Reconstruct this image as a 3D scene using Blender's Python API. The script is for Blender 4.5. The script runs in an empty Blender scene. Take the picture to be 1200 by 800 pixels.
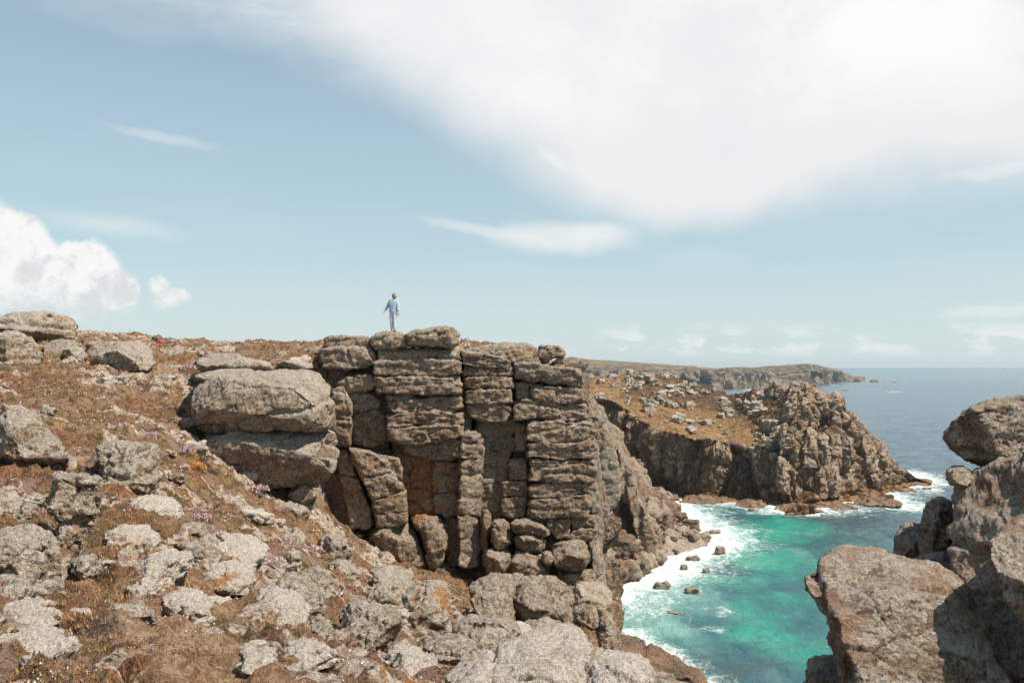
import bpy, math, random
import numpy as np
from mathutils import Vector

random.seed(7)
RNG = np.random.default_rng(11)
F = 1039.0          # focal length in photo pixels (1200 wide)
HX, HY = 600.0, 430.5   # vanishing point: straight ahead on the horizon
SEA = -45.0
HAZE = True
sc = bpy.context.scene
COL = sc.collection
def R(a): return math.radians(a)

# ------------------------------------------------------------------ noise
def _h(ix, iy, iz, seed):
    with np.errstate(over='ignore'):
        n = (ix.astype(np.uint32) * np.uint32(374761393)) ^ (iy.astype(np.uint32) * np.uint32(668265263)) \
            ^ (iz.astype(np.uint32) * np.uint32(2246822519)) ^ np.uint32((seed * 3266489917 + 12345) & 0xffffffff)
        n = (n ^ (n >> np.uint32(13))) * np.uint32(1274126177)
        n = (n ^ (n >> np.uint32(16))) * np.uint32(2654435769)
        n = n ^ (n >> np.uint32(15))
    return n
def hash01(ix, iy, iz, seed=0):
    return (_h(ix, iy, iz, seed) & np.uint32(0xffffff)).astype(np.float32) / np.float32(0xffffff)
_G = RNG.normal(size=(256, 3)).astype(np.float32); _G /= np.linalg.norm(_G, axis=1)[:, None]
def noise(P, seed=0):
    P = np.asarray(P, np.float32)
    I = np.floor(P).astype(np.int64); f = P - I
    u = f * f * f * (f * (f * 6 - 15) + 10)
    out = 0
    for dx in (0, 1):
        wx = u[:, 0] if dx else 1 - u[:, 0]
        for dy in (0, 1):
            wy = u[:, 1] if dy else 1 - u[:, 1]
            for dz in (0, 1):
                wz = u[:, 2] if dz else 1 - u[:, 2]
                g = _G[_h(I[:, 0] + dx, I[:, 1] + dy, I[:, 2] + dz, seed) & np.uint32(255)]
                d = g[:, 0] * (f[:, 0] - dx) + g[:, 1] * (f[:, 1] - dy) + g[:, 2] * (f[:, 2] - dz)
                out = out + wx * wy * wz * d
    return out * 1.5
def fbm(P, oct=4, seed=0, gain=.5):
    a, s, o = 1., 0, 0.
    for k in range(oct):
        s = s + a * noise(P * (2.03 ** k) + 17.3 * k, seed + k); a *= gain
    return s
def ridged(P, oct=3, seed=0, gain=.5):
    a, s = 1., 0
    for k in range(oct):
        s = s + a * (1 - np.abs(noise(P * (2.03 ** k) + 9.1 * k, seed + k)) * 2.2); a *= gain
    return s
def vnoise(P, seed=0, oct=2):
    return np.stack([fbm(P + 31.7 * i, oct, seed + 50 * i) for i in range(3)], 1)
def worley(P, seed=0):
    """facets: returns (F2-F1, cell random, tilt of the cell at P)"""
    P = np.asarray(P, np.float32)
    I = np.floor(P).astype(np.int64)
    b1 = np.full(len(P), 9e9, np.float32); b2 = b1.copy()
    rid = np.zeros(len(P), np.float32); tilt = rid.copy()
    for dx in (-1, 0, 1):
        for dy in (-1, 0, 1):
            for dz in (-1, 0, 1):
                a, b, c = I[:, 0] + dx, I[:, 1] + dy, I[:, 2] + dz
                q = np.stack([a + hash01(a, b, c, seed + 1), b + hash01(a, b, c, seed + 2), c + hash01(a, b, c, seed + 3)], 1).astype(np.float32)
                v = P - q; d = (v * v).sum(1)
                m = d < b1
                b2 = np.where(m, b1, np.minimum(b2, d)); b1 = np.where(m, d, b1)
                r = hash01(a, b, c, seed + 4)
                g = _G[_h(a, b, c, seed + 5) & np.uint32(255)]
                rid = np.where(m, r, rid); tilt = np.where(m, (g * v).sum(1), tilt)
    return np.sqrt(b2) - np.sqrt(b1), rid, tilt
def sstep(a, b, x):
    t = np.clip((x - a) / (b - a), 0, 1); return t * t * (3 - 2 * t)

# ------------------------------------------------------------------ camera geometry helpers
def at(px, py, Y):
    """a point of the place seen in the direction of photo pixel (px,py), Y metres ahead"""
    return np.array([(px - HX) / F * Y, Y, (HY - py) / F * Y])
def seaY(py): return -SEA * F / (py - HY)

# ------------------------------------------------------------------ objects
def tag(o, label=None, cat=None, group=None, kind=None):
    if label: o['label'] = label
    if cat: o['category'] = cat
    if group: o['group'] = group
    if kind: o['kind'] = kind
    return o
def empty(name, loc):
    o = bpy.data.objects.new(name, None); COL.objects.link(o); o.location = Vector([float(v) for v in loc]); o.empty_display_size = .3
    return o
WORLD = {}
def link_mesh(name, V, Fc, mat, parent=None, origin=None, smooth=True, attrs=None, flat_faces=None):
    """V world vertices. the object's origin goes to its base"""
    V = np.asarray(V, np.float32)
    if origin is None:
        origin = np.array([(V[:, 0].min() + V[:, 0].max()) / 2, (V[:, 1].min() + V[:, 1].max()) / 2, V[:, 2].min()])
    me = bpy.data.meshes.new(name)
    Vl = V - np.asarray(origin, np.float32)
    if isinstance(Fc, list): Fc = [Fc] if False else Fc
    if isinstance(Fc, np.ndarray):
        n, k = Fc.shape
        me.vertices.add(len(Vl)); me.vertices.foreach_set('co', Vl.ravel())
        me.loops.add(n * k); me.loops.foreach_set('vertex_index', Fc.astype(np.int32).ravel())
        me.polygons.add(n)
        me.polygons.foreach_set('loop_start', np.arange(0, n * k, k, dtype=np.int32))
        me.polygons.foreach_set('loop_total', np.full(n, k, np.int32))
        me.update(calc_edges=True)
    else:
        me.from_pydata([tuple(map(float, v)) for v in Vl], [], Fc)
    if smooth: me.polygons.foreach_set('use_smooth', np.ones(len(me.polygons), bool))
    for nm, arr in (attrs or {}).items():
        arr = np.asarray(arr, np.float32)
        if arr.ndim == 1:
            a = me.attributes.new(nm, 'FLOAT', 'POINT'); a.data.foreach_set('value', arr)
        else:
            a = me.attributes.new(nm, 'FLOAT_COLOR', 'POINT')
            if arr.shape[1] == 3: arr = np.concatenate([arr, np.ones((len(arr), 1), np.float32)], 1)
            a.data.foreach_set('color', arr.ravel())
    if mat: me.materials.append(mat)
    o = bpy.data.objects.new(name, me); COL.objects.link(o)
    WORLD[o.name] = Vector([float(a) for a in origin])
    if parent is not None:
        o.parent = parent
        o.location = Vector([float(a) for a in origin]) - WORLD.get(parent.name, parent.location)
    else:
        o.location = Vector([float(a) for a in origin])
    return o
def vnormals(V, Q):
    a, b, c, d = (V[Q[:, i]] for i in range(4))
    n = np.cross(c - a, d - b)
    N = np.zeros_like(V)
    for i in range(4): 
        for k in range(3): N[:, k] += np.bincount(Q[:, i], weights=n[:, k], minlength=len(V))
    return N / (np.linalg.norm(N, axis=1)[:, None] + 1e-9)
def gridfaces(nr, nc):
    i = np.arange(nr * nc).reshape(nr, nc)
    return np.stack([i[:-1, :-1].ravel(), i[:-1, 1:].ravel(), i[1:, 1:].ravel(), i[1:, :-1].ravel()], 1)

# ------------------------------------------------------------------ rock block
def boxgrid(na, nb, nc):
    """surface grid of a [-1,1]^3 box with na,nb,nc segments along x,y,z (closed, shared vertices)"""
    idx = {}
    xs, ys, zs = np.linspace(-1, 1, na + 1), np.linspace(-1, 1, nb + 1), np.linspace(-1, 1, nc + 1)
    gid = -np.ones((na + 1, nb + 1, nc + 1), np.int64)
    m = np.zeros_like(gid, bool)
    m[0], m[-1], m[:, 0], m[:, -1], m[:, :, 0], m[:, :, -1] = (True,) * 6
    I = np.argwhere(m); gid[m] = np.arange(len(I))
    P = np.stack([xs[I[:, 0]], ys[I[:, 1]], zs[I[:, 2]]], 1)
    Q = []
    def add(g, flip):
        a, b, c, d = g[:-1, :-1], g[1:, :-1], g[1:, 1:], g[:-1, 1:]
        q = np.stack([a.ravel(), b.ravel(), c.ravel(), d.ravel()], 1)
        Q.append(q[:, ::-1] if flip else q)
    add(gid[:, :, 0], True); add(gid[:, :, -1], False)
    add(gid[0], True); add(gid[-1], False)
    add(gid[:, 0, :], False); add(gid[:, -1, :], True)
    return P, np.concatenate(Q)
def chaikin(p, n=1):
    p = np.asarray(p, float)
    for _ in range(n):
        q = np.roll(p, -1, 0)
        p = np.stack([p * .78 + q * .22, p * .22 + q * .78], 1).reshape(-1, 2)
    return p
def polyradius(poly, c, th):
    """distance from c to the outline in direction th (first hit furthest out)"""
    d = np.stack([np.cos(th), np.sin(th)], 1)
    a = poly - c; b = np.roll(poly, -1, 0) - c
    r = np.zeros(len(th))
    for p, q in zip(a, b):
        e = q - p
        den = d[:, 0] * e[1] - d[:, 1] * e[0]
        den = np.where(np.abs(den) < 1e-9, 1e-9, den)
        t = (p[0] * e[1] - p[1] * e[0]) / den
        u = (p[0] * d[:, 1] - p[1] * d[:, 0]) / den
        ok = (t > 0) & (u >= -1e-6) & (u <= 1 + 1e-6)
        r = np.where(ok & (t > r), t, r)
    return np.maximum(r, 1e-3)
ORANGE = []     # (x,y,z,radius) spots of orange lichen or iron stain
def orange_attr(V):
    o = np.zeros(len(V), np.float32)
    for x, y, z, r in ORANGE:
        d = np.sqrt((V[:, 0] - x) ** 2 + (V[:, 1] - y) ** 2 * .35 + (V[:, 2] - z) ** 2)
        o = np.maximum(o, sstep(r, r * .25, d))
    return o
def block_mesh(outline, Y, thick, e=6., kx=0., kz=0., rough=1., bed=0., facet=1., crack=0, smooth=1, seed=0, res=1.3, extend=0., jitter=True, wobble=1., cut=6, cutd=(.74, .92), grow=0., xs=1., zs=.6):
    """a rock whose front outline is given by photo pixels at distance Y; thick metres deep.
    kx,kz: how the front leans back to the right / upwards (metres per metre)."""
    if len(outline) == 4 and not hasattr(outline[0], '__len__'):
        x0, y0, x1, y1 = outline
        j = (lambda s: (random.random() - .5) * s) if jitter else (lambda s: 0)
        h, w = y1 - y0, x1 - x0
        outline = [(x0 + j(w * .08), y0 + j(h * .12)), ((x0 * .6 + x1 * .4), y0 + j(h * .14)), (x1 + j(w * .06), y0 + j(h * .12)), (x1 + j(w * .05), (y0 + y1) / 2),
                   (x1 + j(w * .06), y1 + j(h * .12)), ((x0 * .45 + x1 * .55), y1 + j(h * .14)), (x0 + j(w * .08), y1 + j(h * .12)), (x0 + j(w * .05), (y0 + y1) / 2)]
    px = np.array(outline, float)
    if grow:
        g_ = px - px.mean(0); px = px + np.sign(g_) * grow * np.minimum(1, np.abs(g_) / (np.abs(g_).max(0) * .5 + 1e-6))
    Ym = Y + .12 * thick
    poly = np.stack([(px[:, 0] - HX) / F * Ym, (HY - px[:, 1]) / F * Ym], 1)
    poly = chaikin(poly, smooth)
    c = (poly.min(0) + poly.max(0)) / 2
    # area centroid
    q = np.roll(poly, -1, 0); cr = poly[:, 0] * q[:, 1] - q[:, 0] * poly[:, 1]
    A = cr.sum() / 2
    c = np.array([((poly[:, 0] + q[:, 0]) * cr).sum(), ((poly[:, 1] + q[:, 1]) * cr).sum()]) / (6 * A)
    hw, hh = (poly[:, 0].max() - poly[:, 0].min()) / 2, (poly[:, 1].max() - poly[:, 1].min()) / 2
    step = Y / F * 1.17 * res
    na = int(np.clip(2 * hw / step, 6, 190)); nc = int(np.clip(2 * hh / step, 6, 190)); nb = int(np.clip(thick / step * .6, 5, 80))
    P, Q = boxgrid(na, nb, nc)
    rho = np.maximum(np.abs(P[:, 0]), np.abs(P[:, 2])); y = np.abs(P[:, 1])
    s = 1 / ((rho ** e + y ** e) ** (1 / e))
    rr, yy = rho * s, P[:, 1] * s
    th = np.arctan2(P[:, 2] * hh, P[:, 0] * hw)
    rad = polyradius(poly, c, th)
    V = np.stack([c[0] + rr * rad * np.cos(th), Y + thick / 2 + yy * thick / 2, c[1] + rr * rad * np.sin(th)], 1)
    lean = kx * (V[:, 0] - c[0]) + kz * (V[:, 2] - c[1])
    V[:, 1] += lean
    fac = (1 + lean / Ym)[:, None]; V[:, [0, 2]] *= np.clip(fac, .5, 1.6)     # the outline was read at this leaning distance
    # the rock runs back along the direction it is seen in
    V[:, 0] += c[0] / Ym * (V[:, 1] - lean - Ym) * xs; V[:, 2] += c[1] / Ym * (V[:, 1] - lean - Ym) * zs
    size = min(2 * hw, 2 * hh, thick * 1.2)
    so = seed * 7.13
    if cut:                                   # joint planes that square the rock off
        r_ = random.Random(seed * 31 + 5)
        cc = V.mean(0); sc_ = np.array([hw, thick / 2, hh])
        W = (V - cc) / sc_
        for _ in range(cut):
            n = np.array([r_.gauss(0, .75), -abs(r_.gauss(0, .7)) - .12, r_.gauss(.25, .65)]); n /= np.linalg.norm(n)
            q = W @ n; dd = q.max() * r_.uniform(*cutd)
            W = W - (np.maximum(0, q - dd) * .93)[:, None] * n
        V = cc + W * sc_
    # large lumps, facets, bedding, small roughness
    V = V + vnoise(V / (size * 1.1) + so, seed, 2) * size * .06 * wobble
    N = vnormals(V, Q)
    d = 0
    if facet:
        sc1 = size * .55
        f2, rid, tl = worley((V + vnoise(V / sc1 + so, 3, 1) * sc1 * .3) / sc1 * np.array([1, 1, 1.35]) + so, seed)
        d = d + facet * size * (.035 * (rid - .5) + .05 * tl) - facet * size * .022 * np.exp(-(f2 / .06) ** 2)
    if bed:
        Wb = V + vnoise(V * .7 + 3, 5, 2) * .22
        rb = ridged(Wb * np.array([.32, .32, 2.6]) + so, 2, seed + 3)
        d = d + bed * (.075 * (rb - .8)) - bed * .16 * sstep(.55, .05, np.abs(noise(Wb * np.array([.22, .22, 1.7]) + so, 77)) * 6)
    for k in range(crack):
        if k % 2 == 0: nn = np.array([random.uniform(-.25, .25), random.uniform(-.3, .3), 1.])
        else: nn = np.array([1., random.uniform(-.3, .3), random.uniform(-.35, .35)])
        nn /= np.linalg.norm(nn)
        p0 = np.array([c[0] + random.uniform(-.5, .5) * hw, Y + thick * .3, c[1] + random.uniform(-.5, .5) * hh])
        dist = np.abs((V - p0) @ nn + fbm(V / size * 2 + k * 5 + so, 3, 9) * size * .07)
        d = d - size * .05 * np.exp(-(dist / (size * .022 + step * .8)) ** 2)
    mm = max(step * 2.2, .03)
    d = d + rough * (.05 * size ** .6 * fbm(V / (size * .33) + so, 4, seed + 6, .55) * .9)
    amp = rough * min(.035, step * .9)
    d = d + amp * (fbm(V / (step * 7), 3, 21, .7)) 
    V = V + N * np.asarray(d)[:, None]
    return V, Q
def rock(name, outline, Y, thick, mat, parent=None, label=None, cat='rock', group=None, **kw):
    V, Q = block_mesh(outline, Y, thick, **kw)
    o = link_mesh(name, V, Q, mat, parent, attrs={'orange': orange_attr(V)})
    if label: tag(o, label, cat, group)
    return o

# ------------------------------------------------------------------ lofted land
def loft(ctrl, ns, nt, smooth_s=True):
    """ctrl: [columns][rows][xyz] -> grid (nt, ns, 3)"""
    C = np.array(ctrl, float)          # S,T,3
    def interp(A, n, axis, cubic):
        A = np.moveaxis(A, axis, 0); m = len(A)
        L = np.linalg.norm(np.diff(A, axis=0), axis=-1).reshape(m - 1, -1).mean(1)
        cum = np.concatenate([[0], np.cumsum(L ** .8)]); cum /= cum[-1]
        t = np.linspace(0, 1, n); i = np.clip(np.searchsorted(cum, t, 'right') - 1, 0, m - 2)
        u = ((t - cum[i]) / (cum[i + 1] - cum[i])).reshape((-1,) + (1,) * (A.ndim - 1))
        if cubic:
            p0, p1, p2, p3 = A[np.maximum(i - 1, 0)], A[i], A[i + 1], A[np.minimum(i + 2, m - 1)]
            h = 0.5 * ((2 * p1) + (-p0 + p2) * u + (2 * p0 - 5 * p1 + 4 * p2 - p3) * u * u + (-p0 + 3 * p1 - 3 * p2 + p3) * u ** 3)
            l = p1 + (p2 - p1) * u
            out = .6 * h + .4 * l
        else:
            us = u; out = A[i] * (1 - us) + A[i + 1] * us
        return np.moveaxis(out, 0, axis)
    G = interp(C, ns, 0, smooth_s)
    G = interp(G, nt, 1, False)
    return np.moveaxis(G, 0, 1)       # (nt, ns, 3)
def cragify(G, cells, amp, seed=0, rough=1., vert=1.):
    nt, ns, _ = G.shape
    V = G.reshape(-1, 3).copy(); Q = gridfaces(nt, ns)
    N = vnormals(V, Q)
    # faces should look outwards: towards the camera or up
    s = np.sign((N * (-V / (np.linalg.norm(V, axis=1)[:, None] + 1e-6) + np.array([0, 0, .6]))).sum(1).mean())
    if s < 0: Q = Q[:, ::-1]; N = -N
    steep = 1 - np.abs(N[:, 2])
    w = np.clip(steep * 1.5, .12, 1)
    base = V.copy()
    for k, (c, a) in enumerate(zip(cells, amp)):
        W = base + vnoise(base / c * .7, seed + k, 2) * c * .2
        f2, rid, tl = worley(W / c * np.array([1, 1, 1 / vert]), seed + 10 * k)
        d = a * ((rid - .5) * 1.1 + tl * .9) - a * .55 * np.exp(-(f2 / .09) ** 2)
        V = V + N * (d * w)[:, None]
    V = V + N * (rough * amp[-1] * .7 * fbm(base / cells[-1] * 2.2, 3, seed + 40, .6) * np.clip(w, .3, 1))[:, None]
    return V, Q, N, w
# ------------------------------------------------------------------ node helpers
class NT:
    def __init__(s, tree, k=1.): s.k = k; s.t = tree; s.n = tree.nodes; s.l = tree.links
    def node(s, typ, **kw):
        n = s.n.new(typ)
        for k, v in kw.items(): setattr(n, k, v)
        return n
    def put(s, sock, v):
        if hasattr(v, 'is_output') or isinstance(v, bpy.types.NodeSocket): s.l.new(v, sock)
        else:
            if sock.type == 'RGBA' and len(v) == 3: v = (*v, 1)
            sock.default_value = v
    def math(s, op, a, b=None, c=None, clamp=False):
        n = s.node('ShaderNodeMath', operation=op, use_clamp=clamp)
        for i, v in enumerate((a, b, c)):
            if v is not None: s.put(n.inputs[i], v)
        return n.outputs[0]
    def vmath(s, op, a, b=None, scale=None):
        n = s.node('ShaderNodeVectorMath', operation=op)
        s.put(n.inputs[0], a)
        if b is not None: s.put(n.inputs[1], b)
        if scale is not None: s.put(n.inputs['Scale'], scale)
        return n.outputs['Value'] if op in ('LENGTH', 'DOT_PRODUCT', 'DISTANCE') else n.outputs[0]
    def map(s, v, a, b, c=0., d=1., smooth=True):
        n = s.node('ShaderNodeMapRange', interpolation_type='SMOOTHSTEP' if smooth else 'LINEAR', clamp=True)
        s.put(n.inputs['Value'], v); s.put(n.inputs['From Min'], a); s.put(n.inputs['From Max'], b); s.put(n.inputs['To Min'], c); s.put(n.inputs['To Max'], d)
        return n.outputs[0]
    def noise(s, vec, scale, detail=4., rough=.5, dist=0., color=False):
        n = s.node('ShaderNodeTexNoise')
        s.put(n.inputs['Vector'], vec); s.put(n.inputs['Scale'], scale); s.put(n.inputs['Detail'], detail); s.put(n.inputs['Roughness'], rough); s.put(n.inputs['Distortion'], dist)
        if color or s.k == 1: return n.outputs['Color' if color else 'Fac']
        return s.math('MULTIPLY_ADD', n.outputs['Fac'], s.k, .5 - .5 * s.k)
    def vor(s, vec, scale, feature='F1', out='Distance', rand=1.):
        n = s.node('ShaderNodeTexVoronoi', feature=feature)
        s.put(n.inputs['Vector'], vec); s.put(n.inputs['Scale'], scale); s.put(n.inputs['Randomness'], rand)
        return n.outputs[out]
    def mix(s, f, a, b, blend='MIX'):
        n = s.node('ShaderNodeMix', data_type='RGBA', blend_type=blend, clamp_factor=True)
        s.put(n.inputs[0], f); s.put(n.inputs[6], a); s.put(n.inputs[7], b)
        return n.outputs[2]
    def mapping(s, vec, sc_, loc=(0, 0, 0), rot=(0, 0, 0)):
        n = s.node('ShaderNodeMapping'); s.put(n.inputs[0], vec); n.inputs['Scale'].default_value = sc_; n.inputs['Location'].default_value = loc; n.inputs['Rotation'].default_value = rot
        return n.outputs[0]
    def attr(s, name, out='Fac'):
        n = s.node('ShaderNodeAttribute', attribute_name=name); return n.outputs[out]
    def bump(s, h, strength, dist, normal=None):
        n = s.node('ShaderNodeBump'); s.put(n.inputs['Height'], h); n.inputs['Strength'].default_value = strength; n.inputs['Distance'].default_value = dist
        if normal is not None: s.put(n.inputs['Normal'], normal)
        return n.outputs[0]
def new_mat(name):
    m = bpy.data.materials.new(name); m.use_nodes = True
    t = NT(m.node_tree, 2.2); t.n.clear()
    out = t.node('ShaderNodeOutputMaterial'); b = t.node('ShaderNodeBsdfPrincipled'); t.l.new(b.outputs[0], out.inputs[0])
    return m, t, b
def plain(name, col, rough=.8, var=.15, scale=30):
    m, t, b = new_mat(name)
    g = t.node('ShaderNodeNewGeometry').outputs['Position']
    f = t.noise(g, scale, 3)
    t.put(b.inputs['Base Color'], t.mix(f, [c * (1 - var) for c in col], [min(1, c * (1 + var)) for c in col])); b.inputs['Roughness'].default_value = rough
    return m

def rock_mat(name, dark, mid, light, white=.5, white_col=(.5, .47, .42), s=1., speck=.5, rust=0., green=.3, streak=0., toplight=.5, bump=1., ws=1.):
    """weathered granite; s = size of the lichen pattern (1 for near boulders, bigger further off)"""
    m, t, b = new_mat(name)
    geo = t.node('ShaderNodeNewGeometry'); P = geo.outputs['Position']; Nz = t.node('ShaderNodeSeparateXYZ'); t.l.new(geo.outputs['Normal'], Nz.inputs[0]); Nz = Nz.outputs['Z']
    big = t.noise(P, .55 / s, 4, .6)
    med = t.noise(P, 3.2 / s, 5, .65, .3)
    fine = t.noise(P, 17 / s, 4, .7)
    grain = t.noise(P, 70 / s, 2, .7)
    col = t.mix(t.map(med, .3, .7), dark, mid)
    col = t.mix(t.map(big, .35, .7), col, light)
    if streak:
        st = t.noise(t.mapping(P, (1.6, 1.6, .12)), 1.2 / s, 4, .6)
        col = t.mix(t.math('MULTIPLY', t.map(st, .52, .68), streak), col, [c * .45 for c in dark])
        st2 = t.noise(t.mapping(P, (1.1, 1.1, .15), (7, 3, 1)), 1.1 / s, 3, .6)
        col = t.mix(t.math('MULTIPLY', t.map(st2, .52, .7), streak), col, (.36, .27, .19))
    # pale crustose lichen in blots and freckles; tops painted paler to look sunlit
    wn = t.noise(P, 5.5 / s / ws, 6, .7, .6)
    up = t.map(Nz, .15, .85, 0, .3 * toplight, False)
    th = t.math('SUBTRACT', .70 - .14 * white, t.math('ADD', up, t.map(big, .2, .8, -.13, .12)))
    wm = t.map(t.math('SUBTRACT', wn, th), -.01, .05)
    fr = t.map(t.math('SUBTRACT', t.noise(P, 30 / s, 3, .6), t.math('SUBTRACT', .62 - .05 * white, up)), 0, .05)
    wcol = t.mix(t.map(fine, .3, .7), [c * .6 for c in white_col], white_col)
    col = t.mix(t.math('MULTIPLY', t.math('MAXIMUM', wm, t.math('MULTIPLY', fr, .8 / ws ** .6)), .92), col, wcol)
    # black and olive lichens; black thinned on tops, keeping their painted brightness
    keep = t.map(Nz, .2, .8, 1., 1. - .65 * min(1, toplight), False)
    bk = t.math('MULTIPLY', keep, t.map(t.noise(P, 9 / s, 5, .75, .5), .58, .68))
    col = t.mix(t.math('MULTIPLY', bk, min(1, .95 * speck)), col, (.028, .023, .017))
    sp = t.map(t.vor(t.vmath('ADD', P, t.vmath('SCALE', t.noise(P, 20 / s, 2, .5, 0, True), scale=.1 * s)), 14 / s), .22, .1)
    col = t.mix(t.math('MULTIPLY', sp, .5 * speck), col, (.06, .052, .04))
    gn = t.map(t.noise(t.vmath('ADD', P, (31, 7, 3)), 1.9 / s, 5, .7), .55, .68)
    col = t.mix(t.math('MULTIPLY', gn, .55 * green), col, (.17, .145, .06))
    if rust:
        rs = t.map(t.noise(t.vmath('ADD', P, (3, 77, 13)), .8 / s, 5, .65), .54, .7)
        col = t.mix(t.math('MULTIPLY', rs, rust), col, (.27, .125, .055))
    om = t.map(t.math('ADD', t.attr('orange'), t.math('MULTIPLY', t.math('SUBTRACT', t.noise(P, 7 / s, 5, .7), .5), 1.6)), .42, .6)
    om = t.math('MULTIPLY', om, t.map(t.attr('orange'), .0, .12))
    col = t.mix(t.math('MULTIPLY', om, .85), col, t.mix(t.map(fine, .35, .65), (.42, .13, .025), (.5, .24, .06)))
    col = t.mix(.35, col, t.mix(grain, [c * .45 for c in mid], [min(.7, c * 2.) for c in mid]), 'OVERLAY') if False else t.mix(t.math('MULTIPLY', t.map(grain, .42, .6), t.math('MULTIPLY', keep, (.32 + .25 * speck) / ws ** .4)), col, t.mix(t.map(fine, .4, .6), (.045, .03, .02), (.55, .46, .375)))
    t.put(b.inputs['Base Color'], col)
    b.inputs['Roughness'].default_value = .92; b.inputs['Specular IOR Level'].default_value = .25
    h = t.math('ADD', t.math('MULTIPLY', med, .55), t.math('ADD', t.math('MULTIPLY', fine, .3), t.math('MULTIPLY', grain, .16)))
    h = t.math('ADD', h, t.math('MULTIPLY', wm, .05))
    t.put(b.inputs['Normal'], t.bump(h, 1. * bump, .14 * s))
    return m

M = {}
M['crag'] = rock_mat('crag granite', (0.221, 0.132, 0.074), (0.446, 0.277, 0.162), (0.620, 0.414, 0.251), white=.75, white_col=(0.540, 0.465, 0.390), s=2.2, speck=.5, green=.35, toplight=.9)
M['boulder'] = rock_mat('lichened boulder granite', (0.212, 0.134, 0.075), (0.424, 0.277, 0.169), (0.614, 0.423, 0.271), white=1.15, white_col=(0.600, 0.535, 0.465), s=1.0, speck=.9, green=.5, toplight=1.1, ws=1.6)
M['pale'] = rock_mat('pale lichened granite', (0.375, 0.261, 0.174), (0.56, 0.455, 0.355), (0.620, 0.545, 0.455), white=1.1, white_col=(0.720, 0.655, 0.585), s=.55, speck=.3, green=.1, toplight=1., ws=2.)
M['near'] = rock_mat('brown near granite', (0.13, 0.074, 0.04), (0.31, 0.19, 0.112), (0.5, 0.33, 0.21), white=1.35, white_col=(0.560, 0.485, 0.410), s=.5, speck=.8, rust=.45, green=.5, toplight=.9, ws=3.)
M['columnpale'] = rock_mat('pale vertical granite', (.27, .195, .135), (.46, .35, .255), (.56, .44, .335), white=.4, white_col=(.6, .52, .44), s=2.2, speck=.4, green=0, streak=.3, toplight=.4)
M['stained'] = rock_mat('iron stained granite', (0.265, 0.122, 0.055), (0.549, 0.245, 0.112), (0.620, 0.350, 0.168), white=.1, s=1.6, speck=.5, rust=.25, green=.1, streak=.4, toplight=.3)
M['recess'] = rock_mat('recess granite with painted shade', (0.122, 0.075, 0.042), (0.265, 0.163, 0.093), (0.408, 0.261, 0.156), white=.1, s=1.6, speck=.6, green=.2, toplight=.4)  # crag tones darkened, painting shade into the set-back parts
M['spurpale'] = rock_mat('pale sea cliff slab', (.28, .2, .14), (.42, .31, .22), (.5, .39, .29), white=-.6, s=6., speck=.4, rust=.2, green=0, streak=.35, toplight=.4)
M['spur'] = rock_mat('sea cliff granite', (0.244, 0.136, 0.075), (0.468, 0.276, 0.155), (0.620, 0.411, 0.240), white=.1, s=5., speck=.5, rust=.15, green=.1, streak=.9, toplight=.6)
M['scree'] = rock_mat('tumbled beach granite', (.16, .105, .065), (.33, .225, .145), (.46, .33, .22), white=.0, s=3., speck=.3, rust=.2, green=.05, toplight=.5)
M['wet'] = rock_mat('weedy wet rock', (0.059, 0.027, 0.013), (0.199, 0.085, 0.033), (0.293, 0.140, 0.060), white=-.8, s=3., speck=.7, rust=.15, green=.3, toplight=0)
M['outcrop'] = rock_mat('headland outcrop granite', (0.251, 0.165, 0.103), (0.538, 0.378, 0.253), (0.620, 0.550, 0.385), white=.8, white_col=(0.620, 0.560, 0.490), s=4., speck=.6, green=.2, toplight=1.)
M['tower'] = rock_mat('headland tower granite', (0.220, 0.123, 0.068), (0.456, 0.269, 0.151), (0.620, 0.415, 0.250), white=.35, white_col=(0.520, 0.450, 0.375), s=5., speck=.6, rust=.35, green=.15, streak=.35, toplight=1.1)

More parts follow.
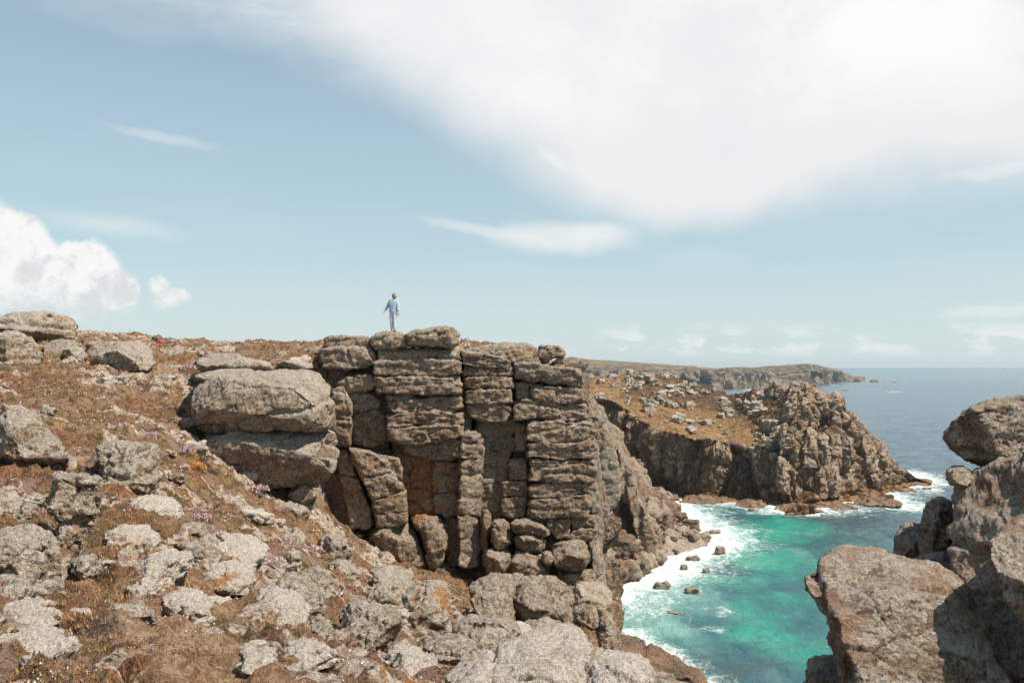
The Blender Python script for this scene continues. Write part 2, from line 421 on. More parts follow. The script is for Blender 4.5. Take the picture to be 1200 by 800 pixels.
def headland_mat():
    m, t, b = new_mat('headland turf and cliff')
    geo = t.node('ShaderNodeNewGeometry'); P = geo.outputs['Position']; sx = t.node('ShaderNodeSeparateXYZ'); t.l.new(geo.outputs['Normal'], sx.inputs[0]); Nz = sx.outputs['Z']
    big = t.noise(P, .06, 4, .6); med = t.noise(P, .35, 5, .65); fine = t.noise(P, 1.6, 4, .7)
    st = t.noise(t.mapping(P, (1, 1, .16)), .35, 5, .65)
    rock_ = t.mix(t.map(st, .35, .65), (.14, .09, .055), (.37, .26, .175))
    rock_ = t.mix(t.map(big, .42, .62), rock_, (.2, .135, .085))
    rock_ = t.mix(t.math('MULTIPLY', t.map(med, .55, .72), .6), rock_, (.48, .385, .29))
    rock_ = t.mix(t.math('MULTIPLY', t.map(fine, .56, .7), .7), rock_, (.05, .036, .025))
    pz = t.node('ShaderNodeSeparateXYZ'); t.l.new(P, pz.inputs[0])
    low = t.map(t.math('ADD', pz.outputs['Z'], t.math('MULTIPLY', med, 4)), SEA + 8.5, SEA + 5.0)
    rock_ = t.mix(low, rock_, t.mix(t.map(med, .4, .6), (.09, .05, .026), (.26, .155, .08)))
    turf = t.mix(t.map(med, .3, .7), (.16, .1, .046), (.345, .215, .112))
    turf = t.mix(t.map(t.noise(P, .12, 3, .6), .5, .62), turf, (.24, .15, .07))
    turf = t.mix(t.math('MULTIPLY', t.map(fine, .55, .68), .7), turf, (.09, .055, .025))
    heath = t.mix(t.map(fine, .4, .6), (.055, .032, .02), (.13, .078, .045))
    turf = t.mix(t.map(t.math('ADD', t.attr('heath'), t.math('MULTIPLY', t.math('SUBTRACT', med, .5), 1.2)), .45, .6), turf, heath)
    tm = t.map(t.math('ADD', t.attr('turf'), t.math('MULTIPLY', t.math('SUBTRACT', med, .5), .8)), .42, .58)
    tm = t.math('MULTIPLY', tm, t.map(t.math('ADD', Nz, t.math('MULTIPLY', t.math('SUBTRACT', fine, .5), .3)), .22, .42))
    t.put(b.inputs['Base Color'], t.mix(tm, rock_, turf)); b.inputs['Roughness'].default_value = .95; b.inputs['Specular IOR Level'].default_value = .2
    t.put(b.inputs['Normal'], t.bump(t.math('ADD', t.math('MULTIPLY', med, .5), t.math('MULTIPLY', fine, .3)), .9, 1.0))
    return m
M['headland'] = headland_mat()
def far_mat():
    m, t, b = new_mat('far coast heath and cliff')
    geo = t.node('ShaderNodeNewGeometry'); P = geo.outputs['Position']; sx = t.node('ShaderNodeSeparateXYZ'); t.l.new(geo.outputs['Normal'], sx.inputs[0]); Nz = sx.outputs['Z']
    big = t.noise(P, .006, 4, .6); med = t.noise(P, .03, 5, .65); st = t.noise(t.mapping(P, (1, 1, .3)), .05, 5, .7)
    c = t.mix(t.map(st, .4, .6), (.035, .03, .028), (.2, .165, .125))
    land = t.mix(t.map(med, .35, .65), (.13, .095, .06), (.24, .19, .12))
    land = t.mix(t.map(big, .45, .6), land, (.12, .08, .06))
    f = t.attr('turf')
    col = t.mix(t.math('MULTIPLY', t.map(Nz, .28, .5), t.map(f, .3, .6)), c, land)
    field = t.mix(t.map(t.noise(P, .004, 2), .45, .55), (.09, .16, .07), (.13, .17, .09))
    col = t.mix(t.map(t.attr('field'), .45, .55), col, field)
    t.put(b.inputs['Base Color'], col); b.inputs['Roughness'].default_value = 1.; b.inputs['Specular IOR Level'].default_value = .1
    t.put(b.inputs['Normal'], t.bump(st, .6, 8.))
    return m
M['far'] = far_mat()
def ground_mat():
    m, t, b = new_mat('heath ground')
    geo = t.node('ShaderNodeNewGeometry'); P = geo.outputs['Position']; sx = t.node('ShaderNodeSeparateXYZ'); t.l.new(geo.outputs['Normal'], sx.inputs[0]); Nz = sx.outputs['Z']
    big = t.noise(P, .28, 4, .6, .4); med = t.noise(P, 1.5, 5, .68, .4); fine = t.noise(P, 7., 5, .72); grain = t.noise(P, 32., 4, .75)
    turf = t.mix(t.map(med, .3, .7), (.22, .115, .055), (.52, .33, .18))
    turf = t.mix(t.map(big, .46, .6), turf, (.36, .22, .115))
    rust = t.mix(t.map(fine, .35, .65), (.23, .085, .038), (.48, .215, .1))
    turf = t.mix(t.math('MULTIPLY', t.map(t.noise(t.vmath('ADD', P, (9, 4, 0)), .6, 5, .65), .5, .62), .85), turf, rust)
    path = t.mix(t.map(fine, .3, .7), (.33, .185, .1), (.6, .41, .26))
    path = t.mix(t.math('MULTIPLY', t.map(grain, .5, .65), .6), path, (.16, .08, .04))
    path = t.mix(t.math('MULTIPLY', t.map(med, .55, .75), .6), path, (.6, .45, .33))
    pink = t.mix(t.map(grain, .4, .6), (.33, .2, .16), (.64, .46, .42))
    turf = t.mix(t.math('MULTIPLY', t.map(t.noise(t.vmath('ADD', P, (1, 44, 0)), 1.1, 5, .7), .52, .66), .75), turf, pink)
    dk = t.map(t.noise(t.vmath('ADD', P, (5, 0, 9)), 3.2, 5, .72), .56, .66)
    turf = t.mix(t.math('MULTIPLY', dk, .8), turf, (.045, .032, .02))
    mo = t.map(t.noise(t.vmath('ADD', P, (55, 0, 9)), 2.1, 5, .7), .6, .7)
    turf = t.mix(t.math('MULTIPLY', mo, .7), turf, (.12, .105, .035))
    turf = t.mix(t.math('MULTIPLY', t.map(grain, .45, .62), .5), turf, (.06, .036, .02))
    turf = t.mix(t.math('MULTIPLY', t.map(t.noise(P, 55., 3, .7), .6, .7), .6), turf, (.42, .32, .2))
    turf = t.mix(t.map(t.math('ADD', t.attr('path'), t.math('MULTIPLY', t.math('SUBTRACT', med, .5), .7)), .4, .8, 0, .8), turf, path)
    rockc = t.mix(t.map(fine, .35, .65), (.40, .3, .22), (.74, .63, .53))
    rockc = t.mix(t.math('MULTIPLY', t.map(grain, .52, .66), .45), rockc, (.09, .07, .05))
    rockc = t.mix(t.map(t.noise(P, 3.4, 5, .7, .4), .62, .74), rockc, (.07, .055, .04))
    rockc = t.mix(t.map(t.noise(t.vmath('ADD', P, (8, 8, 3)), 2.3, 4, .7, .4), .74, .82), rockc, (.46, .2, .05))
    rm = t.map(t.math('ADD', t.attr('bare'), t.math('MULTIPLY', t.math('SUBTRACT', fine, .5), .5)), .42, .58)
    rm = t.math('MAXIMUM', rm, t.map(Nz, .45, .3))
    t.put(b.inputs['Base Color'], t.mix(rm, turf, rockc)); b.inputs['Roughness'].default_value = .95; b.inputs['Specular IOR Level'].default_value = .2
    h = t.math('ADD', t.math('MULTIPLY', med, .5), t.math('ADD', t.math('MULTIPLY', fine, .5), t.math('MULTIPLY', grain, .3)))
    t.put(b.inputs['Normal'], t.bump(h, 1., .16))
    return m
M['ground'] = ground_mat()
def sea_mat():
    m, t, b = new_mat('sea water'); t.k = 1.
    P = t.node('ShaderNodeNewGeometry').outputs['Position']
    wc = t.attr('water', 'Color')
    n1 = t.noise(t.mapping(P, (1, .55, 1), rot=(0, 0, .35)), .09, 5, .62, .5)
    n2 = t.noise(t.mapping(P, (1, .6, 1), rot=(0, 0, -.2)), .45, 5, .65, .6)
    c = t.mix(t.map(n1, .38, .62, 0, .5), wc, t.mix(1., wc, (.45, .55, .66), 'MULTIPLY'))
    c = t.mix(t.math('MULTIPLY', t.map(n2, .55, .72), .3), c, t.mix(1., wc, (1.5, 1.35, 1.3), 'MULTIPLY'))
    fa = t.attr('foam')
    warp = t.vmath('ADD', P, t.vmath('SCALE', t.noise(P, .35, 4, .6, 0, True), scale=4.))
    lace = t.vor(warp, .32, 'DISTANCE_TO_EDGE'); lace2 = t.vor(warp, .9, 'DISTANCE_TO_EDGE')
    lc = t.math('ADD', t.map(lace, .16, .0, 0, .5), t.map(lace2, .14, 0, 0, .35))
    fn = t.noise(t.mapping(P, (1, .7, 1)), .25, 7, .7, .8)
    f1 = t.math('ADD', t.math('MULTIPLY', t.math('SUBTRACT', fn, .5), 1.9), t.math('MULTIPLY', lc, .5))
    fm = t.map(t.math('ADD', t.math('SUBTRACT', t.math('MULTIPLY', fa, 1.35), 1.), f1), -.2, .85)
    fm = t.math('MULTIPLY', fm, t.map(fa, .02, .25))
    # rare whitecaps and long foam threads out on the open water
    cap = t.map(t.noise(t.mapping(P, (1, .35, 1), rot=(0, 0, .1)), .05, 6, .75), .735, .78)
    fm = t.math('MAXIMUM', fm, t.math('MULTIPLY', cap, .55))
    foamc = t.mix(t.map(t.noise(P, 1.3, 4, .7), .35, .6), (.33, .5, .5), (.76, .8, .8))
    t.put(b.inputs['Base Color'], t.mix(fm, c, foamc))
    t.put(b.inputs['Roughness'], t.map(fm, 0, 1, .22, .9)); b.inputs['IOR'].default_value = 1.33
    t.put(b.inputs['Specular IOR Level'], t.map(fm, 0, 1, .5, .1))
    w = t.math('ADD', t.math('MULTIPLY', n2, .9), t.math('ADD', t.math('MULTIPLY', t.noise(t.mapping(P, (1, .5, 1), rot=(0, 0, .5)), 1.4, 4, .65), .4), t.math('MULTIPLY', n1, 1.4)))
    w = t.math('ADD', w, t.math('MULTIPLY', fm, .5))
    t.put(b.inputs['Normal'], t.bump(w, .85, .75))
    return m
M['sea'] = sea_mat()
def blade_mat():
    m, t, b = new_mat('heath blades')
    c = t.attr('tint', 'Color')
    t.put(b.inputs['Base Color'], c); b.inputs['Roughness'].default_value = .8; b.inputs['Specular IOR Level'].default_value = .15
    return m
M['blades'] = blade_mat()

# ------------------------------------------------------------------ light, sky, camera
SUN = Vector((.50, -.22, .84)).normalized()
EL = math.asin(SUN.z); AZ = math.atan2(SUN.x, SUN.y)
def build_world():
    w = bpy.data.worlds.new('World'); sc.world = w; w.use_nodes = True
    t = NT(w.node_tree); t.n.clear()
    out = t.node('ShaderNodeOutputWorld'); bg = t.node('ShaderNodeBackground'); t.l.new(bg.outputs[0], out.inputs[0])
    sky = t.node('ShaderNodeTexSky', sky_type='NISHITA'); sky.sun_disc = False; sky.sun_elevation = EL; sky.sun_rotation = AZ
    sky.air_density = 1.; sky.dust_density = 1.2; sky.ozone_density = 1.4; sky.altitude = 40
    g = t.node('ShaderNodeTexCoord').outputs['Generated']
    s = t.node('ShaderNodeSeparateXYZ'); t.l.new(g, s.inputs[0])
    az = t.math('ARCTAN2', s.outputs[0], s.outputs[1]); el = t.math('ARCSINE', s.outputs[2])
    cb = t.node('ShaderNodeCombineXYZ'); t.put(cb.inputs[0], az); t.put(cb.inputs[1], el); A = cb.outputs[0]
    col = t.mix(1., sky.outputs[0], (.90, 1.12, 1.06), 'MULTIPLY')
    # thin high veil that takes the blue down, thickest at the horizon
    veil = t.map(el, -.02, .62, .72, .12, False)
    col = t.mix(veil, col, (5.8, 7.0, 7.45))
    col = t.mix(t.math('MULTIPLY', t.map(el, .14, -.01), .45), col, (7.0, 7.6, 7.75))
    wn1 = t.noise(A, 3.2, 7, .55, 0, True); wn2 = t.noise(A, 11., 6, .6, 0, True); wn3 = t.noise(A, 30., 6, .62, 0, True)
    off = lambda n, k: t.vmath('SCALE', t.vmath('SUBTRACT', n, (.5, .5, .5)), scale=k)
    def dirpx(px, py):
        a = math.atan2(px - HX, F); e = math.atan((HY - py) / F * math.cos(a)); return a, e
    def ell(px, py, rx, ry, V, rot=0.):
        a, e = dirpx(px, py)
        d = t.vmath('SUBTRACT', V, (a, e, 0))
        if rot: d = t.mapping(d, (1, 1, 1), rot=(0, 0, R(rot)))
        d = t.vmath('MULTIPLY', d, (F / rx, F / ry, 0))
        return t.vmath('LENGTH', d)
    def union(ls):
        r = ls[0]
        for x in ls[1:]: r = t.math('SMOOTH_MIN', r, x, .25)
        return r
    V1 = t.vmath('ADD', A, t.vmath('ADD', off(wn1, .12), off(wn2, .018)))
    # broad soft cloud filling the upper right
    r = union([ell(950, 50, 470, 165, V1), ell(1225, 65, 345, 98, V1), ell(660, 10, 330, 150, V1, 8), ell(860, 145, 260, 100, V1, -6), ell(1350, -30, 480, 200, V1)])
    mk = t.map(r, 1.12, .66)
    tex = t.noise(t.vmath('ADD', A, off(wn1, .2)), 5., 7, .6)
    cc = t.mix(t.map(tex, .38, .62), (7.9, 7.97, 8.0), (8.8, 8.78, 8.75))
    lowgrey = t.map(el, .22, .32)
    cc = t.mix(lowgrey, (7.6, 7.7, 7.75), cc)
    col = t.mix(t.math('MULTIPLY', mk, t.map(tex, .25, .5, .9, 1.)), col, cc)
    # veil running out of it to the upper left
    vl = t.map(union([ell(380, -5, 440, 75, V1, 4), ell(500, 40, 260, 90, V1, 12)]), 1.25, .2)
    stx = t.noise(t.mapping(A, (2, 9, 1), rot=(0, 0, -.2)), 3., 6, .6)
    col = t.mix(t.math('MULTIPLY', vl, t.map(stx, .3, .7, .35, .85)), col, (7.6, 7.8, 7.9))
    # wisps
    V2 = t.vmath('ADD', A, t.vmath('ADD', off(wn2, .022), off(wn3, .008)))
    def wisp(px, py, rx, ry, rot, k, soft=.3, c=(7.9, 8.0, 8.0)):
        nonlocal col
        mk = t.map(ell(px, py, rx, ry, V2, rot), 1.15, soft)
        col = t.mix(t.math('MULTIPLY', mk, k), col, c)
    wisp(660, 278, 100, 22, 2, .75); wisp(570, 270, 95, 9, 9, .45); wisp(700, 272, 50, 14, -3, .5)
    wisp(648, 185, 22, 9, 30, .7); wisp(705, 205, 60, 12, 14, .5); wisp(190, 160, 72, 8, 7, .35, .1); wisp(130, 264, 85, 15, 6, .4, .1); wisp(1165, 365, 60, 9, -4, .5)
    wisp(1180, 196, 80, 8, -4, .45); wisp(820, 305, 60, 18, 3, .12)
    # low haze of small distant cumulus on the right
    lown = t.noise(t.mapping(t.vmath('ADD', A, off(wn3, .01)), (1, 2.4, 1)), 17., 6, .58)
    band = t.math('MULTIPLY', t.map(el, .008, .022), t.map(el, .055, .028))
    lown = t.math('MULTIPLY', t.map(lown, .49, .6), t.math('MULTIPLY', band, t.map(az, .02, .14)))
    col = t.mix(t.math('MULTIPLY', lown, .5), col, (8.9, 8.85, 8.75))
    veil2 = t.map(t.noise(t.mapping(A, (1, 4, 1)), 4., 5, .55), .45, .7)
    col = t.mix(t.math('MULTIPLY', t.math('MULTIPLY', veil2, t.map(el, .3, .02)), .15), col, (6.9, 7.15, 7.2))
    # heaped cumulus on the left
    V3 = t.vmath('ADD', A, t.vmath('ADD', off(wn2, .035), off(wn3, .022)))
    puffs = [(15, 285, 40, 38), (-30, 300, 60, 60), (45, 325, 45, 38), (108, 318, 34, 33), (130, 338, 32, 28), (70, 350, 75, 28), (0, 345, 70, 40), (-120, 330, 90, 60), (85, 300, 20, 18), (-70, 270, 50, 40)]
    r = union([ell(*p, V3) for p in puffs]); mk = t.map(r, 1.08, .8)
    r2 = union([ell(200, 348, 22, 12, V3), ell(188, 335, 9, 12, V3), ell(207, 343, 14, 9, V3)]); mk = t.math('MAXIMUM', mk, t.map(r2, 1.2, .55, 0, .9))
    # billow shading: towards the sun side bright, underneath grey
    lt = t.noise(t.vmath('ADD', V3, (.006, -.01, 0)), 26., 6, .6); l0 = t.noise(V3, 26., 6, .6)
    sh = t.math('ADD', t.map(el, .045, .15, .25, .8, False), t.math('MULTIPLY', t.math('SUBTRACT', l0, lt), 2.6))
    cc = t.mix(t.map(sh, .1, .75), (6.6, 6.8, 7.0), (8.6, 8.6, 8.5))
    mk = t.math('MULTIPLY', mk, t.map(el, .035, .085, .15, 1.))
    col = t.mix(mk, col, cc)
    t.put(bg.inputs['Color'], col); bg.inputs['Strength'].default_value = .081
build_world()
sl = bpy.data.lights.new('sun', 'SUN'); sl.energy = 5.0; sl.angle = R(.55); sl.color = (1., .885, .74)
so = bpy.data.objects.new('sun', sl); COL.objects.link(so); so.rotation_euler = SUN.to_track_quat('Z', 'Y').to_euler(); so.location = (30, -20, 60)
cam = bpy.data.cameras.new('camera'); co = bpy.data.objects.new('camera', cam); COL.objects.link(co); sc.camera = co
co.rotation_euler = (R(90), 0, 0); cam.sensor_width = 36; cam.lens = 36 * F / 1200
cam.shift_y = (HY - 400) / 1200; cam.clip_start = .05; cam.clip_end = 200000
sc.view_settings.view_transform = 'Standard'; sc.view_settings.look = 'None'; sc.view_settings.gamma = 1; sc.view_settings.use_curve_mapping = False
sc.view_settings.exposure = 0.46
# ------------------------------------------------------------------ sea
SHORE_BEACH = [(700, 700), (708, 688), (724, 685), (740, 678), (758, 671), (770, 665), (784, 653), (800, 645), (822, 639), (830, 632), (822, 622), (807, 613), (793, 602), (783, 594), (779, 587)]
SHORE_HEAD = [(750, 577), (775, 580), (803, 585), (830, 588), (861, 590), (890, 593), (911, 596), (940, 597), (965, 596), (983, 590), (1005, 588), (1029, 590), (1058, 592)]
SHORE_HEAD2 = [(1058, 590), (1040, 584), (1029, 577), (1045, 573), (1070, 570), (1087, 567), (1080, 560), (1060, 553)]
SHORE_LEDGE = [(735, 740), (760, 752), (785, 768), (805, 785), (825, 800), (835, 820)]
def seg_dist(X, Yc, line):
    P = np.array([at(px, py, seaY(py))[:2] for px, py in line])
    best = np.full(X.shape, 1e9)
    for a, b in zip(P[:-1], P[1:]):
        e = b - a; t = np.clip(((X - a[0]) * e[0] + (Yc - a[1]) * e[1]) / (e @ e), 0, 1)
        best = np.minimum(best, np.hypot(X - a[0] - t * e[0], Yc - a[1] - t * e[1]))
    return best
def build_sea():
    rows = np.concatenate([np.linspace(870, 450, 430), 430.5 + np.geomspace(19, .35, 50)])
    Yr = 46755 / (rows - HY)
    u = np.concatenate([np.linspace(-2.2, .02, 40), np.linspace(.03, .62, 470), np.linspace(.66, 2.2, 24)])
    X = Yr[:, None] * u[None, :]; Yg = np.repeat(Yr[:, None], len(u), 1)
    # a strip under and behind the camera so that the sheet has no hole
    px = X / Yg * F + HX; py = HY + 46755 / Yg
    P = np.stack([X, Yg, np.zeros_like(X)], -1).reshape(-1, 3)
    near = np.clip(700 / Yg.ravel(), 0, 1)
    wv = fbm(P * np.array([.035, .06, 1]), 3, 3) * .9 + fbm(P * np.array([.16, .24, 1]), 3, 8) * .35
    Z = SEA + wv * near
    # water colour: sandy cove turquoise, deep slate outside
    def blob(cx, cy, rx, ry): return np.exp(-(((px - cx) / rx) ** 2 + ((py - cy) / ry) ** 2))
    n = fbm(P * np.array([.05, .03, 1]), 4, 31).reshape(X.shape); n2 = fbm(P * np.array([.11, .06, 1]), 4, 37).reshape(X.shape)
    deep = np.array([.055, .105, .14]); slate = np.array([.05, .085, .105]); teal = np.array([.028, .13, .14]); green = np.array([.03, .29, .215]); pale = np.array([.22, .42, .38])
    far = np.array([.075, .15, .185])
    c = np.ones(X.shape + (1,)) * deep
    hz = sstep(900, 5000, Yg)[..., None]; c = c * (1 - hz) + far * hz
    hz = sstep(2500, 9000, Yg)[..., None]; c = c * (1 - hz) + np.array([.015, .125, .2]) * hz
    k = np.clip(blob(880, 720, 260, 125) * 1.5 + blob(940, 640, 170, 42) * .8 + n * .6 + n2 * .3, 0, 1)[..., None] * sstep(1150, 1060, px)[..., None] * sstep(575, 612, py)[..., None]
    c = c * (1 - k) + teal * k
    k = np.clip((blob(905, 622, 75, 28) + blob(900, 690, 55, 60) * .9 + blob(925, 755, 50, 45) * .6 + blob(860, 650, 50, 40) * .6) * 1.2 + n * 1.1 + n2 * .7 - .2, 0, 1)[..., None] * (sstep(588, 606, py) * sstep(1075, 1030, px))[..., None] * .9
    c = c * (1 - k) + green * k
    k = np.clip((blob(1010, 612, 60, 12) + blob(1010, 640, 70, 22) * .6 + blob(870, 785, 70, 22) * .7 + blob(960, 605, 60, 6) * .7) * 1.1 + n2 * .5 - .1, 0, .85)[..., None]
    c = c * (1 - k) + slate * k
    k = np.clip(blob(760, 700, 70, 55) * .9 + blob(740, 760, 55, 35) * .5 + n2 * .4 - .1, 0, .75)[..., None]
    c = c * (1 - k) + pale * k
    f = .8 * np.exp(-(seg_dist(X, Yg, SHORE_BEACH) / 12.) ** 1.3) + .62 * np.exp(-(seg_dist(X, Yg, SHORE_BEACH) / 26.) ** 2)
    f = np.maximum(f, 1.1 * np.exp(-(seg_dist(X, Yg, SHORE_HEAD) / 19.) ** 1.4))
    f = np.maximum(f, 1.2 * np.exp(-(seg_dist(X, Yg, SHORE_HEAD2) / 17.) ** 1.3))
    f = np.maximum(f, 1.0 * np.exp(-(seg_dist(X, Yg, SHORE_LEDGE) / 6.) ** 1.3))
    f = np.maximum(f, .95 * blob(780, 676, 42, 18)); f = np.maximum(f, .8 * blob(820, 600, 45, 8)); f = np.maximum(f, .8 * blob(848, 714, 20, 8)); f = np.maximum(f, .76 * blob(835, 736, 24, 9))
    f = np.maximum(f, .66 * blob(775, 700, 75, 36)); f = np.maximum(f, .6 * blob(840, 596, 70, 9)); f = np.maximum(f, .5 * blob(800, 745, 90, 30)); f = np.maximum(f, .5 * blob(860, 640, 40, 30)); f = np.maximum(f, .42 * blob(800, 750, 80, 35)); f = np.maximum(f, .5 * blob(960, 622, 90, 5)); f = np.maximum(f, .46 * blob(860, 618, 50, 6))
    f = np.maximum(f, .85 * blob(1095, 574, 22, 12)); f = np.maximum(f, .6 * blob(1000, 603, 40, 5)); f = np.maximum(f, .5 * blob(900, 660, 35, 6)); f = np.maximum(f, .9 * blob(882, 457, 16, 3)); f = np.maximum(f, .9 * blob(1048, 459, 16, 1.6))
    f = np.maximum(f, .9 * blob(978, 451, 10, 1.2)); f = np.maximum(f, .95 * blob(1060, 447, 7, .7)); f = np.maximum(f, .95 * blob(1088, 448.5, 11, .6)); f = np.maximum(f, .7 * blob(1010, 457, 30, 1.)); f = np.maximum(f, .8 * blob(1148, 443.5, 5, .6))
    V = np.stack([X.ravel(), Yg.ravel(), Z.ravel() if Z.ndim > 1 else Z], 1)
    V[:, 2] += .35 * np.clip(f.ravel() - .35, 0, 1) * (fbm(P * .3, 3, 91) + .4) * (Yg.ravel() < 700)
    Q = gridfaces(*X.shape)[:, ::-1]
    # near edge: stretch the first row back behind the camera
    V[:len(u), 1] = -400; V[:len(u), 0] = u * 300; V[:len(u), 2] = SEA - .5
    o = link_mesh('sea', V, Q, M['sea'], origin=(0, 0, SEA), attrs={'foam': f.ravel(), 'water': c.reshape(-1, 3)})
    N0 = o.data.polygons[100].normal
    if N0.z < 0: o.data.flip_normals()
    tag(o, kind='structure')
build_sea()

# ------------------------------------------------------------------ far coast
def col_pts(rows): return [at(*r) if len(r) == 3 else np.array(r[:3]) for r in rows]
def far_coast():
    # px, shore y, cliff-top y, skyline y, green field skyline y or None
    C = [(420, 456, 430, 424), (560, 456, 431, 424), (650, 457, 434, 426), (700, 457, 434, 427), (745, 457, 436, 428), (790, 457, 440, 429.5), (815, 456.5, 437, 430), (840, 456, 437, 432), (853, 455.5, 436, 430.5), (870, 455, 437, 429.5), (889, 453.5, 436, 429), (910, 453.3, 436, 428),
         (930, 453.2, 434, 427), (945, 453, 433, 426.6), (957, 452.6, 434, 427.5), (968, 450.5, 436, 429.5), (980, 448.6, 438, 432), (992, 447.6, 441, 436.5), (1000, 447.4, 443.5, 440), (1008, 447, 445, 443.3), (1014, 446.9, 446, 445.6)]
    ctrl = []
    for px, sy, cy, ry in C:
        Ys = seaY(sy); wob = 40 * math.sin(px * .09) + 25 * math.sin(px * .23)
        Yc = Ys + 40 + wob * .5
        k = 1 if px < 960 else max(.1, (1014 - px) / 54)
        ctrl.append([at(px, sy, Ys) + [0, 0, -8], at(px, sy, Ys), at(px, sy + (cy - sy) * .55, Ys + 25 * k), at(px, cy, Ys + 60 * k + wob * k), at(px, (cy + ry) / 2, Ys + 260 * k), at(px, ry, Ys + 520 * k), np.array([(px - HX) / F * (Ys + 1100 * k), Ys + 1100 * k, -30.])])
    G = loft(ctrl, 560, 90)
    V, Q, N, w = cragify(G, [150, 60, 24], [26, 13, 6], seed=3, vert=1.6)
    nt = 90
    tt = np.repeat(np.arange(nt), 560)
    # rows above the cliff top are turf
    turf = sstep(.25, .5, tt / nt)
    o = link_mesh('hills', V, Q, M['far'], attrs={'turf': turf, 'field': np.zeros(len(V))}); tag(o, kind='structure')
    C = [(430, 424, 419), (600, 425, 419.6), (660, 426, 420.6), (700, 427, 421.6), (730, 427.3, 423), (755, 428, 424.6), (780, 429, 426.6), (800, 430, 428.6), (830, 432, 431)]
    ctrl = [[at(px, a + 3, 2500), at(px, a, 2560), at(px, (a + b) / 2, 2800), at(px, b, 3100), np.array([(px - HX) / F * 3600, 3600, -10])] for px, a, b in C]
    G = loft(ctrl, 200, 30); V = G.reshape(-1, 3); V[:, 2] += 1.5 * fbm(V * .004, 3, 5)
    Q = gridfaces(30, 200)
    tt = np.repeat(np.arange(30), 200) / 30; xx = V[:, 0] / V[:, 1] * F + HX
    fld = sstep(.42, .5, tt) * sstep(840, 770, xx)
    o = link_mesh('fields', V, Q, M['far'], attrs={'turf': np.ones(len(V)), 'field': fld}); o.data.flip_normals() if o.data.polygons[1000].normal.z < 0 else None
    tag(o, kind='structure')
far_coast()
SKERRY = [((1017, 443.8, 1034, 447.6), 'low dark skerry just off the tip of the distant headland', 3000), ((1042, 445.6, 1054, 447.6), 'small dark skerry standing alone in the open sea right of the distant point', 3150),
          ((985, 455.6, 998, 457.4), 'thin dark reef awash in the water below the distant headland', 1850)]
for box, lab, Y in SKERRY:
    x0, y0, x1, y1 = box
    Y = seaY(y1)
    rock('skerry', [(x0, y1 + 1), (x0 + (x1 - x0) * .2, y0 + (y1 - y0) * .4), (x0 + (x1 - x0) * .4, y0), (x0 + (x1 - x0) * .7, y0 + (y1 - y0) * .2), (x1, y1), (x1, y1 + 1)], Y, (x1 - x0) / F * Y * .8, M['recess'], None, lab, 'skerry', res=.25, seed=int(x0))

# ------------------------------------------------------------------ headland across the cove
HEADCOLS = [  # px, shore y, foot y, top y, topY, ridge y, ridgeY
    (520, 570, 562, 478, 345, 455, 430), (600, 572, 564, 470, 345, 448, 430), (660, 574, 567, 464, 343, 444, 425), (690, 576, 569, 462, 342, 442, 420), (710, 577, 570, 466, 340, 438.5, 415), (730, 577, 570, 476, 334, 436.5, 410),
    (750, 577, 571, 492, 326, 435.5, 405), (778, 580, 575, 504, 314, 436.5, 400), (803, 585, 578, 509, 308, 447, 395), (830, 588, 580, 514, 306, 453, 385), (854, 590, 581, 518, 304, 461, 372), (880, 592, 584, 523, 301, 460, 350),
    (905, 595, 588, 520, 297, 452, 338), (925, 597, 590, 500, 295, 449, 330), (940, 597, 590, 474, 299, 449, 322), (955, 597, 589, 471, 303, 457, 322), (968, 596, 585, 470, 307, 462, 320), (983, 591, 581, 478, 311, 463, 322), (995, 588, 575, 486, 315, 478, 325),
    (1005, 586, 572, 500, 318, 494, 327), (1018, 586, 571, 514, 320, 509, 328), (1030, 584, 569, 528, 323, 524, 330), (1042, 580, 568, 541, 326, 538, 331), (1052, 577, 566, 551, 329, 549, 333), (1066, 572, 565, 557.5, 333, 556.5, 336), (1080, 567, 566, 562, 338, 561.5, 340), (1092, 567, 567.5, 566.5, 338, 566.8, 341)]
HG = None
